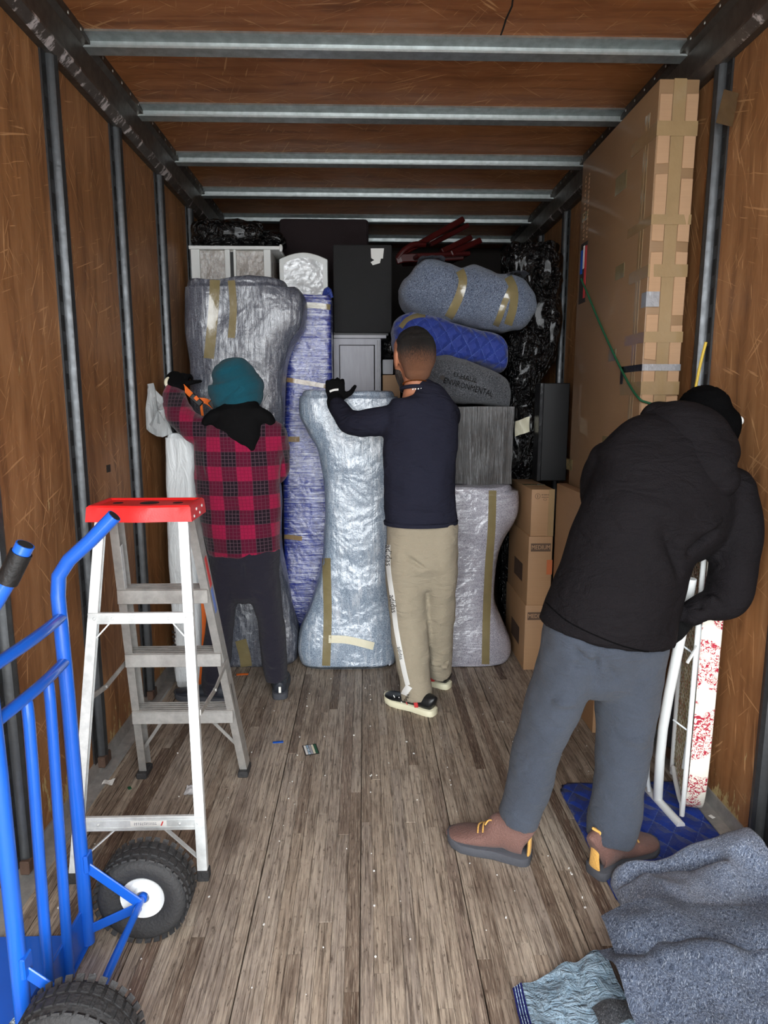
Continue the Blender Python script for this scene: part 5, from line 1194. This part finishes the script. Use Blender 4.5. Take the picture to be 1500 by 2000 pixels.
jf = creases([(U(1395, 1040, Y=1.82), U(1350, 1080, Y=1.8), .012, -.016), (U(1405, 1060, Y=1.82), U(1372, 1095, Y=1.8), .01, .012), (U(1400, 1020, Y=1.82), U(1340, 1040, Y=1.8), .016, .010), (U(1165, 890, Y=1.85), U(1150, 980, Y=1.82), .012, -.014), (U(1360, 1180, Y=1.85), U(1390, 1210, Y=1.85), .008, -.010), (U(1385, 1165, Y=1.85), U(1420, 1195, Y=1.85), .01, .010), (U(1300, 1040, Y=1.78), U(1340, 1130, Y=1.78), .018, -.010), (U(1200, 960, Y=1.78), U(1320, 1010, Y=1.78), .03, .008)], folds(6, .008, 31))
J3 = remesh(jk, 'jacket', 'black_shell', P3, .008, 6, jf); t3 = bvh(J3)
ho = MB(); ho.limb(row2([(1254, 848, 1330, 815, Yq + .14, .1), (1262, 866, 1405, 845, Yq + .08, .12), (1290, 900, 1440, 880, Yq + .03, .11), (1326, 922, 1452, 915, Yq - .02, .09), (1360, 936, 1444, 932, Yq - .03, .07)]), n=26)
remesh(ho, 'hood', 'black_shell', J3, .007, 4, folds(7, .008, 8)); 
tb = bvh([o_ for o_ in J3.children if o_.name.startswith('hood')][0])
strip_on('hem_seam', t3, [(1066, 1176), (1110, 1214), (1180, 1248), (1240, 1268), (1300, 1276)], 2.5, 'black_knit', J3, .0012, 40)
tr = MB(); tr.limb(row2([(1078, 1175, 1300, 1250, Yq, .14), (1070, 1220, 1302, 1268, Yq, .14), (1085, 1275, 1292, 1300, Yq, .125)]), n=30); tr.limb(legL, n=22, round1=False); tr.limb(legR, n=22, round1=False)
T3 = remesh(tr, 'trousers', 'slate_denim', P3, .008, 5, creases([(U(1110, 1265, Y=1.8), U(1160, 1300, Y=1.8), .009, -.012), (U(1080, 1290, Y=1.8), U(1158, 1310, Y=1.8), .009, -.009), (U(1172, 1270, Y=1.8), U(1205, 1330, Y=1.8), .01, -.010), (U(1050, 1380, Y=1.82), U(1120, 1370, Y=1.82), .012, .010), (U(1020, 1440, Y=1.82), U(1095, 1420, Y=1.82), .011, -.009), (U(1020, 1470, Y=1.82), U(1085, 1450, Y=1.82), .012, .009), (U(1172, 1440, Y=1.82), U(1262, 1450, Y=1.82), .013, .009), (U(1165, 1500, Y=1.8), U(1255, 1520, Y=1.8), .012, -.009),
    (U(985, 1560, Y=1.82), U(1060, 1575, Y=1.82), .012, .010), (U(978, 1590, Y=1.82), U(1050, 1600, Y=1.82), .008, -.010), (U(1150, 1610, Y=1.78), U(1235, 1600, Y=1.78), .014, .014), (U(1150, 1632, Y=1.78), U(1215, 1610, Y=1.78), .008, -.010), (U(1165, 1310, Y=1.8), U(1165, 1270, Y=1.8), .008, -.012)], folds(7, .009, 33)))
bn = MB(); c3 = U(1377, 814, Y=Yq + .2)
bn.limb([(c3 + V((.006, 0, -.085)), .088, .1), (c3 + V((.002, 0, -.045)), .1, .118), (c3 + V((-.002, 0, -.008)), .1, .115), (c3 + V((-.006, 0, .02)), .08, .095)], (0, 1, 0), 26)
remesh(bn, 'beanie', 'black_knit', P3, .006, 4, lambda p, n_: n_ * .0012 * math.sin(math.atan2(p.y - c3.y, p.x - c3.x) * 60))
MB().ball(U(1443, 822, Y=Yq + .19), (.015, .015, .016), 14, 10).build('earphone', 'white_paint', P3)
gl = MB(); hand(gl, wR, (-.55, .25, -.6), (-.3, -.9, .1), 1, .75, 1.08); gl.limb([kp(1358, 1196, Yq - .03, 21, .05), kp(1345, 1204, Yq - .02, 19, .04)])
remesh(gl, 'glove', 'glove_black', P3, .005, 3)
gl = MB(); hand(gl, wL, (.6, .5, -.2), (0, -.2, .9), -1, .6, 1.08); remesh(gl, 'glove', 'glove_black', P3, .006, 3)
shoe(P3, U(1035, 1683, Z=0), U(935, 1655, Z=0), .275, 'boot'); shoe(P3, U(1158, 1712, Z=0), U(1262, 1660, Z=0), .28, 'boot')

# ------------------------------------------------------------ moving blankets on the floor
def sheet(outline_px, name, mat, label, th=.010, amp=.004, seed=0, extra=None, n=34):
    """pad lying on the floor; outline as floor points from pixels, filled by a warped grid"""
    P_ = [U(x, y, Z=0) for x, y in outline_px]      # four corners, far left, far right, near right, near left
    def f(u, v):
        a = P_[0].lerp(P_[1], u); b = P_[3].lerp(P_[2], u); q = a.lerp(b, v)
        e = min(u, 1 - u, v, 1 - v); cr_ = 0
        du, dv = max(0, .07 - min(u, 1 - u)), max(0, .07 - min(v, 1 - v))
        if du and dv: q = q + (V(((P_[0] + P_[2]) / 2)) - q) * min(.06, (du * dv) * 18)     # rounded corners
        q.z = th * min(1, .35 + e * 22) + amp * (1 + nz(q, 7, seed)) + (extra(q) if extra else 0)
        return q
    m = MB().grid(n, n, f); bmesh.ops.solidify(m.bm, geom=m.bm.faces[:], thickness=th * .8)
    return m
m = sheet([(1086, 1533), (1400, 1528), (1500, 1690), (1218, 1790)], 'q', 'quilt_blue', '', extra=lambda q: .03 * math.exp(-((q.x - .86) / .05) ** 2 - ((q.y - 1.8) / .07) ** 2))
for v in m.bm.verts: v.co.x = min(v.co.x, XR - .065)
tag(m.build('quilted_pad', 'quilt_blue', None, True, None), 'royal blue quilted moving pad spread under the ironing board', 'blanket', 'moving blankets on the floor')
def mound(fx, y0, y1, h, nu=70, nv=46, base=.0):
    def f(u, v):
        y = y0 + (y1 - y0) * v; x0, x1 = fx(v); x = x0 + (x1 - x0) * u; e = min(1, 7 * min(u + .0, v + .0, 1 - v, 1.0 - u) ) ** .45 if min(u, v, 1 - v, 1 - u) > 0 else 0
        return V((x, y, base + .004 + h(u, v) * e))
    m = MB().grid(nu, nv, f)
    bot = MB
    b = [e for e in m.bm.edges if len(e.link_faces) == 1]
    g = bmesh.ops.extrude_edge_only(m.bm, edges=b); vs = [x for x in g['geom'] if isinstance(x, bmesh.types.BMVert)]
    cx = sum(v.co.x for v in vs) / len(vs); cy = sum(v.co.y for v in vs) / len(vs)
    for v in vs: v.co.z = base; v.co.x += (cx - v.co.x) * .02; v.co.y += (cy - v.co.y) * .02
    bmesh.ops.contextual_create(m.bm, geom=[e for e in m.bm.edges if len(e.link_faces) == 1])
    return m
G_ = 'moving blankets on the floor'
def hA(u, v): return .13 + .10 * math.exp(-((u - .75) / .4) ** 2 - ((v - .55) / .35) ** 2) + .035 * math.sin(5 * v + 4 * u) * (1 - v * .3) + .025 * nz(V((u * 4, v * 2, 0)), 1.4, 3) - .05 * math.exp(-(((v - .85 + .35 * u)) / .05) ** 2) * (u < .6)
m = mound(lambda v: (.70 + .07 * v + .03 * math.sin(v * 5), XR - .07), 1.42, 1.80, hA); m.disp(lambda p, n_: n_ * .004 * nz(p, 22))
tag(m.build('felt_blanket', 'felt_grey', None, True, None), 'rumpled grey felt blanket at the back of the floor pile', 'blanket', G_)
# middle fold: thick doubled-over edge
def fold(path, ry, rz, mat, name, label, seed, lift=0, sub=8):
    K = [(p, a, b) for p, a, b in path]; m = MB().limb(K, (0, 1, 0), 30, sub); m.disp(lambda p, n_: n_ * (.010 * nz(V((p.x * .7, p.y * 2, p.z * 2)), 7, seed) + .004 * nz(p, 24, seed)))
    return tag(m.build(name, mat, None, True, None), label, 'blanket', G_)
m = MB()
def fB(u, v):
    x = .60 + .62 * u; sag = .03 * math.sin(u * 6.0); y = 1.50 - .15 * v + .02 * math.sin(u * 5) - .04 * u
    z = .165 + .05 * u + .012 * math.sin(u * 9) - .04 * max(0, v - .35) ** 1.6 * 2.2 + .012 * nz(V((u * 6, v * 2, 3)), 1.2) - .05 * max(0, .1 - u) * 4
    return V((x, y, max(.06, z)))
m.grid(60, 18, fB); bmesh.ops.solidify(m.bm, geom=m.bm.faces[:], thickness=.022)
tag(m.build('felt_blanket', 'felt_grey', None, True, None), 'long doubled fold of grey felt blanket in the middle of the pile', 'blanket', G_)
def fC(u, v):
    x = .565 + .62 * u + .06 * (1 - u) * v; y = 1.42 - .31 * v + .02 * math.sin(u * 4)
    z = .112 + .05 * u + .02 * math.sin(u * 5 + .4) * (1 - v) + .03 * math.exp(-((v - .25) / .12) ** 2) - .10 * v ** 2.0 + .018 * nz(V((u * 5, v * 2.4, 9)), 1.2) + .01 * nz(V((u * 12, v * 6, 4)), 1.1)
    return V((x, y, max(.028, z)))
m = MB().grid(60, 30, fC); bmesh.ops.solidify(m.bm, geom=m.bm.faces[:], thickness=.02)
tag(m.build('felt_blanket', 'felt_grey', None, True, None), 'grey felt blanket draped at the very front of the pile', 'blanket', G_)
# mound of blanket that carries the folds
m = mound(lambda v: (.66, XR - .08), 1.05, 1.46, lambda u, v: .06 + .03 * u + .01 * math.sin(9 * u)); m.disp(lambda p, n_: n_ * .003 * nz(p, 20))
tag(m.build('felt_blanket', 'felt_dark', None, True, None), 'darker grey blanket buried under the front folds of the pile', 'blanket', G_)
def fD(u, v):
    x = .535 + .14 * u; y = 1.36 - .25 * v
    return V((x, y, .02 + .05 * u + .012 * math.sin(u * 7 + v * 4) + .006 * math.sin(v * 14)))
m = MB().grid(16, 20, fD); bmesh.ops.solidify(m.bm, geom=m.bm.faces[:], thickness=.012)
tag(m.build('felt_blanket', 'felt_dark', None, True, None), 'small grey blanket flap between the pale quilt and the pile', 'blanket', G_)
# pale quilted pad with navy binding
C4 = [U(1004, 1934, Z=.01), U(1178, 1868, Z=.02), U(1300, 2120, Z=.02), U(1060, 2180, Z=.01)]
qp = thing('quilted_pad', 'pale blue quilted pad corner with navy binding at the front edge', 'blanket', V((C4[0].x, C4[0].y, 0)), G_)
def fE(u, v):
    q = C4[0].lerp(C4[1], u).lerp(C4[3].lerp(C4[2], u), v); q.y += .012 * math.sin(u * 3.1)
    q.z = .014 + .05 * max(0, u - .35) ** 1.3 + .007 * math.sin(u * 17 + 4 * nz(q, 9)) * min(1, u * 4) + .005 * nz(q, 24); return q
m = MB().grid(44, 44, fE); bmesh.ops.solidify(m.bm, geom=m.bm.faces[:], thickness=.01); m.build('quilt', 'quilt_pale', qp, True, None)
m = MB().grid(3, 44, lambda u, v: fE(-.02 + .1 * u, v) + V((0, 0, .004))); bmesh.ops.solidify(m.bm, geom=m.bm.faces[:], thickness=.014); m.build('binding', 'navy_binding', qp, True, None)
for k in (.25, .5, .75):
    MB().tube([fE(.1 * k - .02, v / 30) + V((0, 0, .0055)) for v in range(31)], .0009, 5).build('stitch_line', 'quilt_pale', qp)
